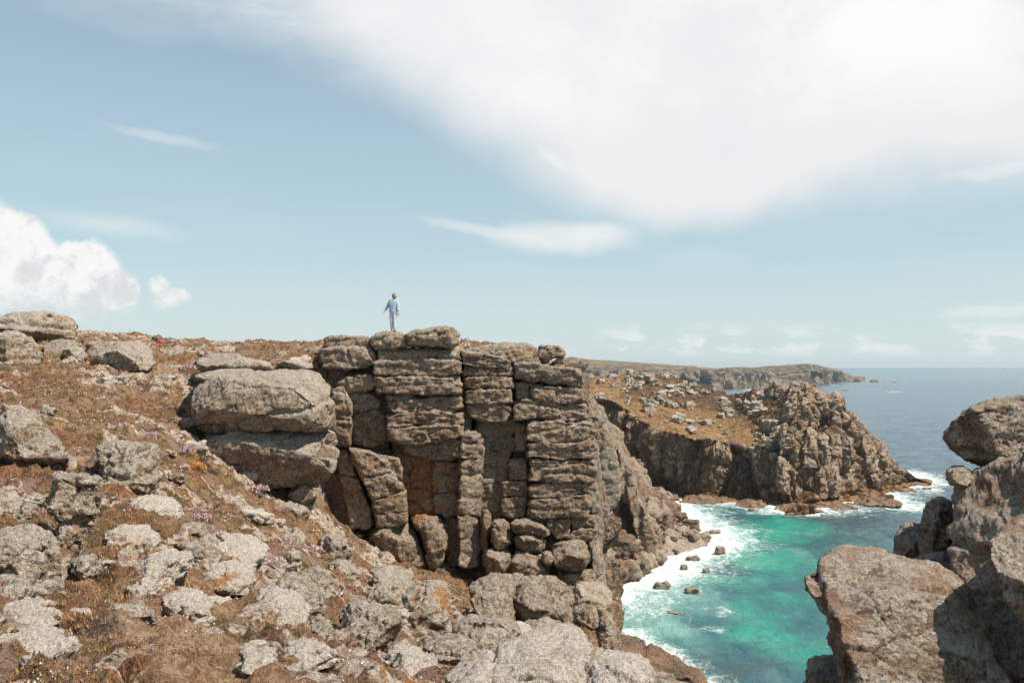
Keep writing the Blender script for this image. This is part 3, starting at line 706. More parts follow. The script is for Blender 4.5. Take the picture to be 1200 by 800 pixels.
def headland():
    global HG
    ctrl = []
    for px, sy, fy, ty, tY, ry, rY in HEADCOLS:
        Ys = seaY(sy); shore = at(px, sy, Ys); foot = at(px, fy, Ys + 7)
        m1 = at(px, fy + (ty - fy) * .35, Ys + 7 + (tY - Ys - 7) * .3); m2 = at(px, fy + (ty - fy) * .75, Ys + 7 + (tY - Ys - 7) * .72)
        top = at(px, ty, tY); s1 = at(px, ty + (ry - ty) * .5, tY + (rY - tY) * .42); rg = at(px, ry, rY)
        ctrl.append([shore + [0, -3, -6], shore + [0, 0, .2], foot, m1, m2, top, s1, rg, rg + [4, 45, -5], rg + [12, 110, -50 if px > 840 else -44]])
    ns, nt = 900, 420
    HG = loft(ctrl, ns, nt)
    # headward wobble of the cliff line
    V, Q, N, w = cragify(HG, [17, 8, 3.6, 1.7], [6., 3.6, 1.7, .8], seed=21, vert=2.2)
    base = HG.reshape(-1, 3)
    px = base[:, 0] / base[:, 1] * F + HX; py = HY - base[:, 2] / base[:, 1] * F
    cx = np.array([c[0] for c in HEADCOLS]); topy = np.interp(px, cx, [c[3] for c in HEADCOLS])
    topy = topy + 5 * fbm(base * .08, 3, 61)
    turf = sstep(topy + 3, topy - 5, py) * (1 - sstep(918, 934, px + (py - 500) * .0)) * sstep(0, 3, base[:, 1] - 200)
    turf = np.maximum(turf, .75 * sstep(690, 650, px))
    ry = np.interp(px, cx, [c[5] for c in HEADCOLS])
    heath = np.clip(sstep(ry + 55, ry + 8, py) * sstep(715, 745, px) * .72 + .3 * np.clip(fbm(base * .045, 3, 71) * 1.4, 0, 1), 0, 1)
    heath = np.maximum(heath, .45 * sstep(905, 925, px) * sstep(500, 470, py))
    HG = V.reshape(HG.shape)
    return link_mesh('headland', V, Q, M['headland'], smooth=False, attrs={'turf': turf, 'heath': heath})
tag(headland(), kind='structure')
HV = HG.reshape(-1, 3)
HPX = np.stack([HV[:, 0] / HV[:, 1] * F + HX, HY - HV[:, 2] / HV[:, 1] * F], 1)
_CX = [c[0] for c in HEADCOLS]; _RY = [c[6] for c in HEADCOLS]
def head_at(px, py, lo=0., hi=.82):
    nt, ns, _ = HG.shape
    i0, i1 = int(nt * lo), int(nt * hi)
    sub = HPX.reshape(nt, ns, 2)[i0:i1]
    d = (sub[..., 0] - px) ** 2 + (sub[..., 1] - py) ** 2
    d = d + 1e6 * (HG[i0:i1, :, 1] > np.interp(sub[..., 0], _CX, _RY) + 3)
    k = np.unravel_index(np.argmin(d), d.shape)
    return HG[i0 + k[0], k[1]]

# ------------------------------------------------------------------ spur cliff behind the crag, and the beach under it
def spur():
    C = [[(430, 660, 175), (430, 560, 172), (430, 462, 168), (430, 452, 240)],
         [(560, 655, 185), (560, 560, 182), (560, 462, 178), (560, 454, 240)],
         [(640, 650, 192), (640, 560, 188), (640, 466, 184), (640, 456, 240)],
         [(684, 650, 196), (684, 560, 190), (684, 470, 186), (686, 462, 240)],
         [(700, 648, 199), (700, 560, 193), (700, 486, 189), (700, 476, 240)],
         [(714, 650, 201), (713, 570, 197), (711, 506, 193), (712, 494, 240)],
         [(728, 652, 203), (726, 590, 197), (719, 520, 196), (722, 508, 245)],
         [(744, 634, 211), (742, 584, 208), (728, 535, 205), (732, 524, 250)],
         [(752, 604, 238), (750, 574, 234), (740, 544, 230), (742, 535, 258)],
         [(757, 584, 285), (755, 564, 280), (748, 550, 275), (750, 545, 300)]]
    ctrl = [[at(*c[0]) + [0, -2, -9], at(*c[0]), at(*c[1]), at(*c[2]), at(*c[3]), at(*c[3]) + [-6, 60, -3]] for c in C]
    G = loft(ctrl, 420, 240)
    V, Q, N, w = cragify(G, [16, 7, 3, 1.2], [4.2, 2.4, .8, .25], seed=44, vert=3.4)
    tt = np.repeat(np.arange(240), 420) / 240
    o = link_mesh('cliff', V, Q, M['spur'], smooth=False, attrs={'orange': np.zeros(len(V))}); tag(o, kind='structure')
spur()
for k, (ol, Y, th, mt, lab) in enumerate([
    ([(694, 484), (702, 488), (712, 503), (722, 520), (727, 545), (728, 585), (714, 600), (700, 596), (692, 560)], 189, 14, 'spurpale', 'tall smooth pale slab of the sea cliff just right of the layered crag'),
    ([(724, 524), (734, 538), (744, 556), (748, 580), (738, 592), (728, 590), (724, 560)], 200, 12, 'spurpale', 'narrow pale slab of the sea cliff stepping down beside the tall one'),
    ([(737, 556), (745, 566), (753, 590), (760, 610), (772, 636), (768, 652), (750, 650), (744, 622), (738, 596), (733, 574)], 197, 9, 'spur', 'sunlit outer rib of the sea cliff leaning down to the beach'),
    ([(700, 590), (714, 586), (720, 610), (716, 648), (702, 650)], 196, 8, 'spur', 'brown pillar at the left side of the dark cliff hollow'),
    ([(756, 600), (768, 610), (778, 632), (772, 646), (760, 640), (752, 620)], 212, 8, 'spur', 'brown shoulder of rock between the outer rib and the beach boulders')]):
    rock('cliff_buttress', ol, Y, th, M[mt], None, lab, 'cliff buttress', e=9., smooth=0, seed=k + 60, facet=1.1, rough=1.2, crack=4, wobble=.8, cut=5, cutd=(.82, .96), kz=.15)
BC = [((700, 706), (690, 640)), ((710, 688), (700, 645)), ((724, 685), (712, 648)), ((758, 671), (732, 646)), ((784, 653), (742, 628)), ((831, 634), (748, 610)), ((807, 613), (750, 598)), ((785, 596), (753, 586)), ((776, 584), (756, 576))]
def beach():
    ctrl = []
    for lo, up in BC:
        a = at(*lo, seaY(lo[1])); Yu = 40. * F / (up[1] - HY); b = at(*up, Yu)
        ctrl.append([a + (a - b) * .15 + [0, 0, -2.5], a + [0, 0, .1], (a + b) / 2 + [0, 0, .4], b + [0, 0, .5], b + [-4, 5, 4]])
    G = loft(ctrl, 260, 110)
    V = G.reshape(-1, 3); Q = gridfaces(110, 260); N = vnormals(V, Q)
    if N[:, 2].mean() < 0: Q = Q[:, ::-1]
    f2, rid, tl = worley(V / 2.2, 5)
    V[:, 2] += .9 * (rid - .4) + .6 * tl + .4 * fbm(V * .5, 3, 8)
    o = link_mesh('beach', V, Q, M['scree'], attrs={'orange': np.zeros(len(V))}); tag(o, kind='structure')
    return G
BG = beach()
# a stock of tumbled stones in metres, copied for everything small
def stone_mesh(seed, n=11, dims=(1, .8, .7), blocky=4.):
    P, Q = boxgrid(n, n, n)
    s = 1 / ((np.abs(P) ** blocky).sum(1) ** (1 / blocky)); V = P * s[:, None] * .5 * np.array(dims)
    V = V + vnoise(V * 1.3 + seed * 3.1, seed, 2) * .16
    N = vnormals(V, Q)
    f2, rid, tl = worley(V * 2.6 + seed * 5.7, seed)
    V = V + N * (.09 * (rid - .5) + .16 * tl - .03 * np.exp(-(f2 / .08) ** 2) + .05 * fbm(V * 5 + seed, 3, seed))[:, None]
    V[:, 2] -= V[:, 2].min()
    return V, Q
STONES = {}
def stone_data(kind, k, mat, n=11, **kw):
    key = (kind, k)
    if key not in STONES:
        V, Q = stone_mesh(k + 17 * len(kind), n, **kw)
        o = link_mesh('boulder', V, Q, mat, origin=(0, 0, 0), smooth=False, attrs={'orange': np.zeros(len(V))})
        STONES[key] = o.data; bpy.data.objects.remove(o)
    return STONES[key]
def put_stone(name, data, loc, size, rz, sq=(1, 1, 1), tilt=.25):
    o = bpy.data.objects.new(name, data); COL.objects.link(o)
    o.location = [float(v) for v in loc]; o.scale = (size * sq[0], size * sq[1], size * sq[2])
    o.rotation_euler = (random.uniform(-tilt, tilt), random.uniform(-tilt, tilt), rz)
    return o
random.seed(5)
nb = 0
while nb < 210:
    s, t_ = random.random(), random.random()
    j = int(s * 259); i = int((.2 + t_ * .66) * 109)
    p = BG[i, j]
    size = random.choice([1.2, 1.6, 2.2, 2.8, 3.6, 5.]) * random.uniform(.8, 1.2)
    o = put_stone('beach_boulder', stone_data('beach', random.randrange(8), M['scree'] if t_ > .22 else M['wet'], dims=(1.15, .85, .75)), (p[0], p[1], p[2] - size * .18), size, random.uniform(0, 6.28), (1, 1, random.uniform(.7, 1.1)), .45)
    tag(o, 'brown tumbled boulder on the small cove beach below the spur cliff', 'boulder', 'tumbled boulders on the cove beach'); nb += 1
# bigger named ones on the beach, and rocks standing in the surf
for px, py, w, h, lab in [(743, 668, 26, 15, 'long brown boulder on the beach edge just where the foam starts'), (729, 644, 13, 16, 'pointed brown boulder at the foot of the dark cliff hollow'), (752, 665, 14, 10, 'rounded brown rock at the lower right end of the beach'),
                          (776, 686, 15, 7, 'flat brown rock lying in white foam off the beach'), (811, 692, 14, 6.5, 'smooth lone rock standing in foam well clear of the beach'), (843, 646, 11, 7.5, 'small round rock in the foam off the beach tip'),
                          (812, 655, 13, 6, 'flat oval rock in the surf close to the beach'), (839, 624, 12, 6, 'low rock at the far end of the beach tip'), (801, 664, 8, 5, 'tiny rock poking out of the foam near the beach'), (789, 716, 12, 3.5, 'reddish rock almost covered by the swirling water'), (827, 668, 8, 4.5, 'tiny reddish rock in broken water beyond the beach')]:
    Y = seaY(py + h * .4); o = put_stone('sea_rock', stone_data('searock', random.randrange(4), M['scree'], 14, dims=(1.3, .9, .8)), (*at(px, py, Y)[:2], SEA - .5), w / F * Y * .85, random.uniform(-.3, .3), (1, .8, h / w * 1.8), .08)
    tag(o, lab, 'sea rock')
# brown weedy ledges along the foot of the headland
for k, (x0, y0, x1, y1, lab) in enumerate([(752, 573, 800, 586, 'low brown weedy ledge at the left end of the headland foot'), (796, 578, 862, 591, 'long low weedy ledge under the middle of the headland cliff'), (858, 583, 915, 596, 'brown weedy ledge under the grass tongue of the headland'),
                                      (905, 588, 968, 600, 'brown ledge sloping into foam under the rock tower'), (958, 586, 1012, 598, 'brown ledge under the right side of the rock tower'), (1000, 580, 1058, 594, 'outer brown ledge jutting into white surf'),
                                      (1022, 560, 1066, 574, 'tan ledge between the headland point and the outer ledge'), (1056, 557, 1090, 571, 'low tip of the headland awash in white surf')]):
    Y = seaY(y1) - 1
    ol = [(x0 - 4, y1), (x0 + (x1 - x0) * .1, y0 + 6), (x0 + (x1 - x0) * .35, y0 + 3), (x0 + (x1 - x0) * .6, y0 + 5), (x0 + (x1 - x0) * .85, y0 + 7), (x1, y1 - 2), (x1 - 2, y1 + 2), (x0, y1 + 2)]
    rock('rock_ledge', ol, Y, 14, M['wet'], None, lab, 'rock ledge', e=4., kz=1.2, seed=k + 3, facet=3.4, rough=2.2, bed=1, cut=9, cutd=(.6, .9), smooth=0, res=.8, wobble=1.4)
for px, py, w, lab in [(1086, 574, 7, 'small dark rock in the surf right of the headland tip'), (1060, 577, 8, 'small dark rock in the surf between two ledges'), (1001, 597, 7, 'tiny rock in foam in front of the outer ledge'), (880, 598, 6, 'tiny rock in the foam line below the grass tongue'), (850, 596, 5, 'tiny dark rock in the foam line below the middle ledge')]:
    Y = seaY(py); o = put_stone('sea_rock', stone_data('searock', random.randrange(4), M['scree'], 14), (*at(px, py, Y)[:2], SEA - .4), w / F * Y, .3, (1, .7, .7), .1); tag(o, lab, 'sea rock')

# ------------------------------------------------------------------ pale outcrops on the headland
CL = [(712, 447, 14, 3, 7), (745, 441, 16, 4, 12), (728, 452, 8, 7, 8), (757, 452, 18, 6, 14), (735, 462, 8, 9, 10), (772, 466, 12, 6, 14), (783, 474, 6, 6, 8), (758, 473, 8, 6, 6), (790, 452, 12, 6, 12), (806, 460, 12, 6, 12), (808, 476, 8, 5, 7),
      (765, 485, 7, 7, 7), (794, 491, 8, 6, 9), (829, 462, 10, 4, 8), (852, 482, 8, 9, 12), (845, 470, 8, 5, 8), (887, 480, 11, 7, 20), (895, 505, 12, 8, 9), (908, 500, 10, 8, 9), (903, 465, 12, 6, 10), (780, 440, 14, 3, 8), (870, 470, 8, 5, 5), (825, 500, 30, 8, 8), (900, 520, 22, 7, 14), (885, 533, 20, 5, 8), (700, 465, 14, 8, 6)]
no = 0
for cx, cy, rx, ry, n in CL:
    for _ in range(int(n * 1.0)):
        px, py = random.gauss(cx, rx * .6), random.gauss(cy, ry * .55)
        p = head_at(px, py, .2, .8)
        size = random.choice([.8, 1.1, 1.6, 2.2, 3.4]) * random.uniform(.8, 1.25)
        o = put_stone('outcrop_rock', stone_data('outcrop', random.randrange(8), M['outcrop'], 10, dims=(1, .9, .95), blocky=6.), (p[0], p[1], p[2] - size * .34), size, random.uniform(0, 6.28), (1, 1, random.uniform(.6, 1.1)), .3)
        tag(o, 'pale grey granite outcrop stone on the brown turf top of the headland', 'outcrop rock', 'pale outcrop stones scattered over the headland top'); no += 1
print('outcrops', no)
# jointed pinnacles that make up the rock tower and its falling right shoulder
PIN = [(886, 450, 903, 476), (899, 447, 914, 472), (880, 459, 894, 480), (911, 449, 928, 470), (925, 446, 943, 468), (938, 449, 951, 476), (917, 466, 934, 500), (930, 470, 946, 520), (943, 466, 958, 505), (953, 460, 966, 492), (963, 462, 975, 488), (973, 458, 986, 478), (966, 474, 984, 500),
       (978, 476, 997, 506), (927, 512, 945, 560), (942, 500, 960, 552), (925, 552, 940, 585), (938, 548, 957, 590), (956, 508, 972, 552), (954, 548, 970, 584), (970, 510, 986, 550), (968, 545, 984, 582), (984, 512, 1000, 548), (984, 544, 1001, 578), (991, 492, 1008, 526), (1000, 518, 1016, 556), (1009, 506, 1027, 544), (1014, 538, 1032, 570),
       (1024, 518, 1040, 556), (1036, 538, 1051, 566), (910, 530, 926, 578), (914, 496, 928, 535)]
for k, (x0, y0, x1, y1) in enumerate(PIN):
    p = head_at((x0 + x1) / 2, (y0 + y1) / 2, .05, .82)
    th = 9
    o_ = [(x0, y1), (x0 - 1 + random.uniform(0, 2), (y0 * .6 + y1 * .4)), (x0 + (x1 - x0) * .2, y0 + 2 + random.uniform(0, 3)), (x0 + (x1 - x0) * .55, y0 - random.uniform(0, 1.5)), (x1 - 2, y0 + random.uniform(1, 4)), (x1 + 1, y0 * .5 + y1 * .5), (x1, y1)]
    rock('rock_pinnacle', o_, p[1] - 2.8, th, M['tower'], None, 'weathered granite buttress of the rock tower at the seaward end of the headland', 'rock pinnacle', 'granite buttresses of the headland rock tower', e=4.5, kz=.35, kx=random.uniform(-.1, .35), seed=k, facet=3., rough=1.8, res=.7, crack=3, wobble=1.8, cut=9, cutd=(.6, .88), smooth=0)

# ------------------------------------------------------------------ sailing boat on the horizon
def boat():
    Y = 5200.; p = at(1177, 438.5, Y); p[2] = SEA
    r = empty('sailing_boat', p); tag(r, 'tiny white sailing boat far out on the open sea near the horizon', 'sailing boat')
    L, B, Hh = 12., 3.6, 1.5
    V = []; 
    for i in range(9):
        t = i / 8; x = (t - .45) * L; w = B / 2 * math.sin(math.pi * min(1, .25 + t * .75)) ** .7 if t < 1 else .05
        V += [(x, -w, Hh + .5 * t), (x, -w * .7, .3), (x, 0, -.4), (x, w * .7, .3), (x, w, Hh + .5 * t)]
    Fc = [[i * 5 + j, i * 5 + j + 1, i * 5 + j + 6, i * 5 + j + 5] for i in range(8) for j in range(4)] + [[i * 5, i * 5 + 5, i * 5 + 9, i * 5 + 4] for i in range(8)] + [[0, 1, 2, 3, 4]]
    white = plain('boat white', (.8, .8, .78), .4, .03)
    link_mesh('hull', np.array(V) + p, Fc, white, r, origin=p)
    def tri(name, pts):
        a = np.array(pts, float); n = np.array([0, .12, 0]); VV = np.concatenate([a - n, a + n]) + p
        link_mesh(name, VV, [[0, 1, 2], [5, 4, 3], [0, 3, 4, 1], [1, 4, 5, 2], [2, 5, 3, 0]], white, r, origin=p, smooth=False)
    tri('sail', [(-5, 0, 3), (.3, 0, 3), (.3, 0, 19)]); tri('sail', [(.9, 0, 3), (5.6, 0, 2.6), (.6, 0, 16)])
    P_, Q_ = boxgrid(1, 1, 4); link_mesh('mast', P_ * [.12, .12, 9.5] + [.55, 0, 10] + p, Q_, plain('spar grey', (.4, .4, .4)), r, origin=p)
boat()
# ------------------------------------------------------------------ the near slope
random.seed(21)
GC = [(-250, 830, 5.3), (0, 830, 5.4), (200, 830, 5.6), (400, 830, 6.0), (550, 830, 6.4), (700, 845, 6.6), (-150, 740, 7.5), (100, 740, 8), (300, 740, 9), (450, 775, 10.5), (590, 800, 12.5), (700, 800, 14),
      (-150, 680, 10), (50, 690, 10.5), (200, 680, 12), (330, 700, 13.5), (450, 745, 15.5), (560, 768, 18), (680, 785, 19), (-150, 620, 13.5), (100, 630, 14.5), (230, 622, 17), (320, 645, 20), (410, 692, 22), (520, 712, 25), (630, 748, 26), (700, 770, 27),
      (-150, 560, 18), (60, 560, 19), (180, 560, 21), (260, 600, 25), (350, 620, 29), (430, 655, 32), (520, 668, 36), (590, 690, 35), (660, 700, 37), (700, 720, 38), (-150, 500, 24), (60, 500, 24), (180, 500, 28), (225, 530, 29),
      (-200, 450, 32), (100, 450, 33), (210, 445, 36), (-200, 418, 36), (30, 428, 37), (100, 425, 38), (210, 432, 38), (360, 434, 38), (-300, 372, 58), (-100, 372, 58), (0, 383, 55), (60, 387, 52), (100, 394, 52), (150, 401, 52), (210, 409, 52), (250, 408, 52), (300, 406, 50), (375, 404, 48)]
GP = [at(*g) for g in GC] + [np.array(p, float) for p in [(0, 0, -1.75), (-3, 0, -1.6), (-6, 0, -1.4), (-3, 3, -1.9), (-10, 3, -1.4), (1.2, 3, -2.2), (0, 3.5, -2.1), (0, -6, -1.2), (-8, -6, -.8), (-30, 0, 1.5), (-60, 40, 4), (-60, 100, 2.5), (-30, 85, 1.5), (-10, 85, .4), (0, 80, -.6), (-30, 130, -2), (-60, 150, -2),
      (-5, 130, -4), (5, 130, -5), (-5.5, 43.5, .6), (-2.5, 43.5, .7), (0, 44, .3), (3.3, 44, -.2), (-6, 50, 1), (0, 52, .3), (4, 54, -.6), (-7.8, 41, .3), (-2, 39.8, -6.5), (2.8, 40.2, -7.8)]]
GP = np.array(GP)
def _rbf():
    d = np.hypot(GP[:, None, 0] - GP[None, :, 0], GP[:, None, 1] - GP[None, :, 1])
    n = len(GP); A = np.zeros((n + 3, n + 3)); A[:n, :n] = d + np.eye(n) * -.02; A[:n, n] = 1; A[:n, n + 1:] = GP[:, :2]; A[n, :n] = 1; A[n + 1:, :n] = GP[:, :2].T
    return np.linalg.solve(A, np.concatenate([GP[:, 2], np.zeros(3)]))
RW = _rbf()
def gbase(x, y):
    x, y = np.ravel(x), np.ravel(y); out = RW[-3] + RW[-2] * x + RW[-1] * y
    for i, g in enumerate(GP): out = out + RW[i] * np.hypot(x - g[0], y - g[1])
    # the crag stands on a step: the slope stays low in front of it and rises only behind its face
    foot = np.interp(x, [-8.5, -6, -4, -1, 1, 4], [-6.6, -7.6, -8.6, -9.6, -10.8, -13]) + np.maximum(0, -7.9 - x) * 5 + np.maximum(0, y - 40.3) * 6 + np.maximum(0, 33.5 - y) * 3
    return np.where((y > 30) & (y < 46) & (x > -12), np.minimum(out, foot), out)
def gheight(x, y):
    x, y = np.ravel(np.asarray(x, float)), np.ravel(np.asarray(y, float)); z = gbase(x, y)
    P = np.stack([x, y, z * 0], 1); dist = np.hypot(x, y)
    W = P + vnoise(P * .5, 3, 1) * .5
    z = z + .26 * fbm(W * .33, 3, 5) * sstep(4, 14, dist)
    z = z + .14 * (ridged(W * .95, 3, 15) - 1) * sstep(3, 7, dist)
    f2, rid, tl = worley(W * np.array([1.1, 1.3, 0]) + [0, 0, .5], 12)
    hum = sstep(0, .35, f2) * (.35 + .65 * rid)
    z = z + .17 * (hum - .4) * sstep(3, 6, dist)
    f2, rid, tl = worley(W * np.array([3.1, 3.7, 0]) + [0, 0, .5], 14)
    z = z + .06 * (sstep(0, .4, f2) * (.3 + .7 * rid) - .4)
    z = z + .035 * fbm(P * 5.5, 3, 25)
    m = baremask(x, y)
    ledge = fbm(P * np.array([1.3, 2.1, 1]) + 7, 3, 27)
    z = z * 1.0 + m * (.08 + .05 * ledge)
    return z
def baremask(x, y):
    """where slabs of bare rock break through the turf"""
    x, y = np.ravel(x), np.ravel(y); P = np.stack([x, y, x * 0], 1)
    W = P + vnoise(P * 1.1 + 5, 9, 2) * .35
    f2, rid, tl = worley(W * np.array([.62, .95, 0]) + [0, 0, .5], 33)
    px = x / np.maximum(y, 3) * F + HX
    k = .12 * np.exp(-((px - 330) / 190) ** 2) + .10 * sstep(20, 9, y) - .14 * sstep(30, 40, y)
    n = fbm(P * .55 + 2, 3, 35)
    v = rid + n * .55 + k
    return sstep(.69, .76, v) * sstep(.03, .14, f2)
def edge_x(Y):
    return np.interp(Y, [-8, 0, 4, 8, 16, 27, 36, 40, 46, 52, 70, 100, 130, 160], [.9, 1.0, 1.35, 1.8, 2.4, 2.75, 3.2, 3.0, 2.9, 2.6, 1, 3, 9, 12])
PATHPX = [(280, 830), (250, 780), (225, 735), (200, 700), (235, 670), (200, 640)]
def build_ground():
    nr, nc = 760, 760
    Y = -6 + np.geomspace(6, 150, nr) - 0.
    Y = np.concatenate([[-6.], Y[1:]])
    s = np.linspace(0, 1, nc)
    E = edge_x(Y); L = -.66 * np.maximum(Y, 0) * 1.05 - 3.2
    X = L[:, None] + (E - L)[:, None] * s[None, :]
    Yg = np.repeat(Y[:, None], nc, 1)
    Z = gheight(X, Yg).reshape(X.shape)
    V = np.stack([X.ravel(), Yg.ravel(), Z.ravel()], 1)
    Q = gridfaces(nr, nc)
    px = V[:, 0] / np.maximum(V[:, 1], .5) * F + HX; py = HY - V[:, 2] / np.maximum(V[:, 1], .5) * F
    pts = np.array([at(a, b, 1) for a, b in PATHPX])
    path = np.zeros(len(V))
    W = [(5.6, -1.9), (6.6, -2.15), (8, -2.95), (9.6, -3.7), (11.8, -4.0), (14, -5.4), (22, -12), (30, -20)]
    cx = np.interp(V[:, 1], [w[0] for w in W], [w[1] for w in W])
    path = np.exp(-((V[:, 0] - cx) / .7) ** 2) * sstep(16, 11, V[:, 1]) * sstep(3, 5, V[:, 1])
    g2 = np.exp(-(((px - 200) / 110) ** 2 + ((py - 434) / 5) ** 2)) * (V[:, 1] > 20) * .9
    path = np.maximum(path, g2)
    bare = np.exp(-(((px - 330) / 130) ** 2 + ((py - 680) / 60) ** 2)) * .45 + sstep(30, 12, V[:, 1]) * .1
    o = link_mesh('ground', V, Q[:, ::1], M['ground'], attrs={'path': path, 'bare': baremask(V[:, 0], V[:, 1]) * (1 - path)}); 
    if o.data.polygons[2000].normal.z < 0: o.data.flip_normals()
    tag(o, kind='structure')
build_ground()
def ray_ground(px, py, y0=4., y1=70.):
    Ys = np.geomspace(y0, y1, 500); dx, dz = (px - HX) / F, (HY - py) / F
    g = gbase(Ys * dx, Ys); k = np.argmax(g > Ys * dz)
    return Ys[k] if (g > Ys * dz).any() else y1
# cliff wall below the edge of the slope
def cliffwall():
    ctrl = []
    for Y in [-8, -2, 3, 6, 9, 13, 18, 23, 28, 33, 37, 41, 46, 52, 60, 72, 90, 110, 130, 150]:
        e = float(edge_x(Y)); z = float(gheight([e], [Y])[0]); o = 1.5 if 33 < Y < 45 else 0
        d = np.array([.9, .35, 0]) if Y < 46 else np.array([.95, -.2, 0])
        ctrl.append([np.array([e - 1.2, Y, z - .35]), np.array([e + .15, Y, z - .25]), np.array([e + .5, Y, z - 3]), np.array([e, Y, z - 9]) + d * 1.6, np.array([e, Y, z * .4 + SEA * .6]) + d * 3.2, np.array([e, Y, SEA - 3]) + d * 6])
    G = loft(ctrl, 420, 200)
    V, Q, N, w = cragify(G, [5, 2.2, .9], [1.3, .8, .3], seed=77, vert=2.)
    o = link_mesh('cliff', V, Q, M['spur'], smooth=False, attrs={'orange': np.zeros(len(V))}); tag(o, kind='structure')
cliffwall()

def spot(px, py, Y, r): ORANGE.append((*at(px, py, Y), r))
# ------------------------------------------------------------------ the crag: columns of stacked slabs
random.seed(3)
def column(name, label, cat, Y, parts, mat='crag', origin_px=None, **common):
    """parts: (outline, dY, thickness, options)"""
    xs = [v for p in parts for v in ([p[0][0], p[0][2]] if not hasattr(p[0][0], '__len__') else [q[0] for q in p[0]])]
    ys = [v for p in parts for v in ([p[0][1], p[0][3]] if not hasattr(p[0][0], '__len__') else [q[1] for q in p[0]])]
    r = empty(name, at((min(xs) + max(xs)) / 2, max(ys), Y + 1)); tag(r, label, cat)
    for k, p in enumerate(parts):
        kw = dict(common); kw.update(p[3] if len(p) > 3 else {})
        m = M[kw.pop('m', mat)]; nm = kw.pop('n', 'slab'); lb = kw.pop('lab', None)
        V, Q = block_mesh(p[0], Y + p[1], p[2], seed=kw.pop('seed', k + int(min(xs))), **kw)
        o = link_mesh(nm, V, Q, m, r, attrs={'orange': orange_attr(V)})
        if lb: o['label'] = lb
    return r
CY = 38.6
spot(490, 568, 39.6, 1.2); spot(478, 592, 39.6, .8); spot(500, 545, 39.6, .5); spot(60, 598, 15, .3); spot(150, 545, 20, .3); spot(14, 545, 19, .35); spot(20, 690, 9.5, .2); spot(440, 735, 16.5, .3); spot(600, 760, 18, .3); spot(350, 700, 13.5, .25); spot(160, 668, 11.5, .2)
spot(455, 523, 39, .7); spot(430, 518, 38, .35); spot(645, 597, 40, .45); spot(668, 598, 40, .3); spot(655, 618, 40, .6); spot(676, 606, 40, .4); spot(492, 606, 39, .9); spot(530, 615, 39, .4); spot(676, 699, 38, .5); spot(645, 545, 40, .3); spot(500, 596, 40, .5); spot(440, 436, 39, .15)
SL = dict(e=20., bed=.28, crack=3, facet=1.2, rough=1., cut=4, cutd=(.91, .99), grow=.35, smooth=0, wobble=.35)
column('rock_column', 'left column of the layered crag, stacked slabs just left of where the walker stands', 'rock column', CY, [
    ([(381, 396), (395, 393), (415, 394), (433, 395), (435, 405), (430, 409), (400, 409), (380, 407)], .3, 4.2),
    ([(376, 410), (400, 405), (433, 407), (441, 416), (440, 427), (428, 432), (400, 433), (378, 430), (374, 420)], .0, 4.6),
    ([(386, 430), (437, 429), (437, 446), (386, 452)], 1.0, 3.5, dict(m='recess', crack=0)),
    ([(394, 448), (408, 440), (430, 438), (442, 441), (444, 450), (436, 458), (410, 461), (396, 459)], .1, 4.2, dict(kz=-.2)),
    ([(399, 462), (415, 460), (436, 460), (447, 468), (446, 478), (425, 481), (408, 487), (402, 478)], .4, 4.),
    ([(410, 486), (430, 480), (450, 480), (454, 495), (453, 522), (436, 524), (415, 520), (409, 500)], .5, 4., dict(crack=3)),
    ([(386, 466), (400, 466), (409, 483), (411, 508), (400, 513), (388, 512), (384, 490)], .9, 4., dict(crack=3)),
    ([(386, 512), (399, 512), (399, 524), (387, 524)], .8, 3.),
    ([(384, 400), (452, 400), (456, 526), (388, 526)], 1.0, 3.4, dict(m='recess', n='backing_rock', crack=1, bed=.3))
], **SL)
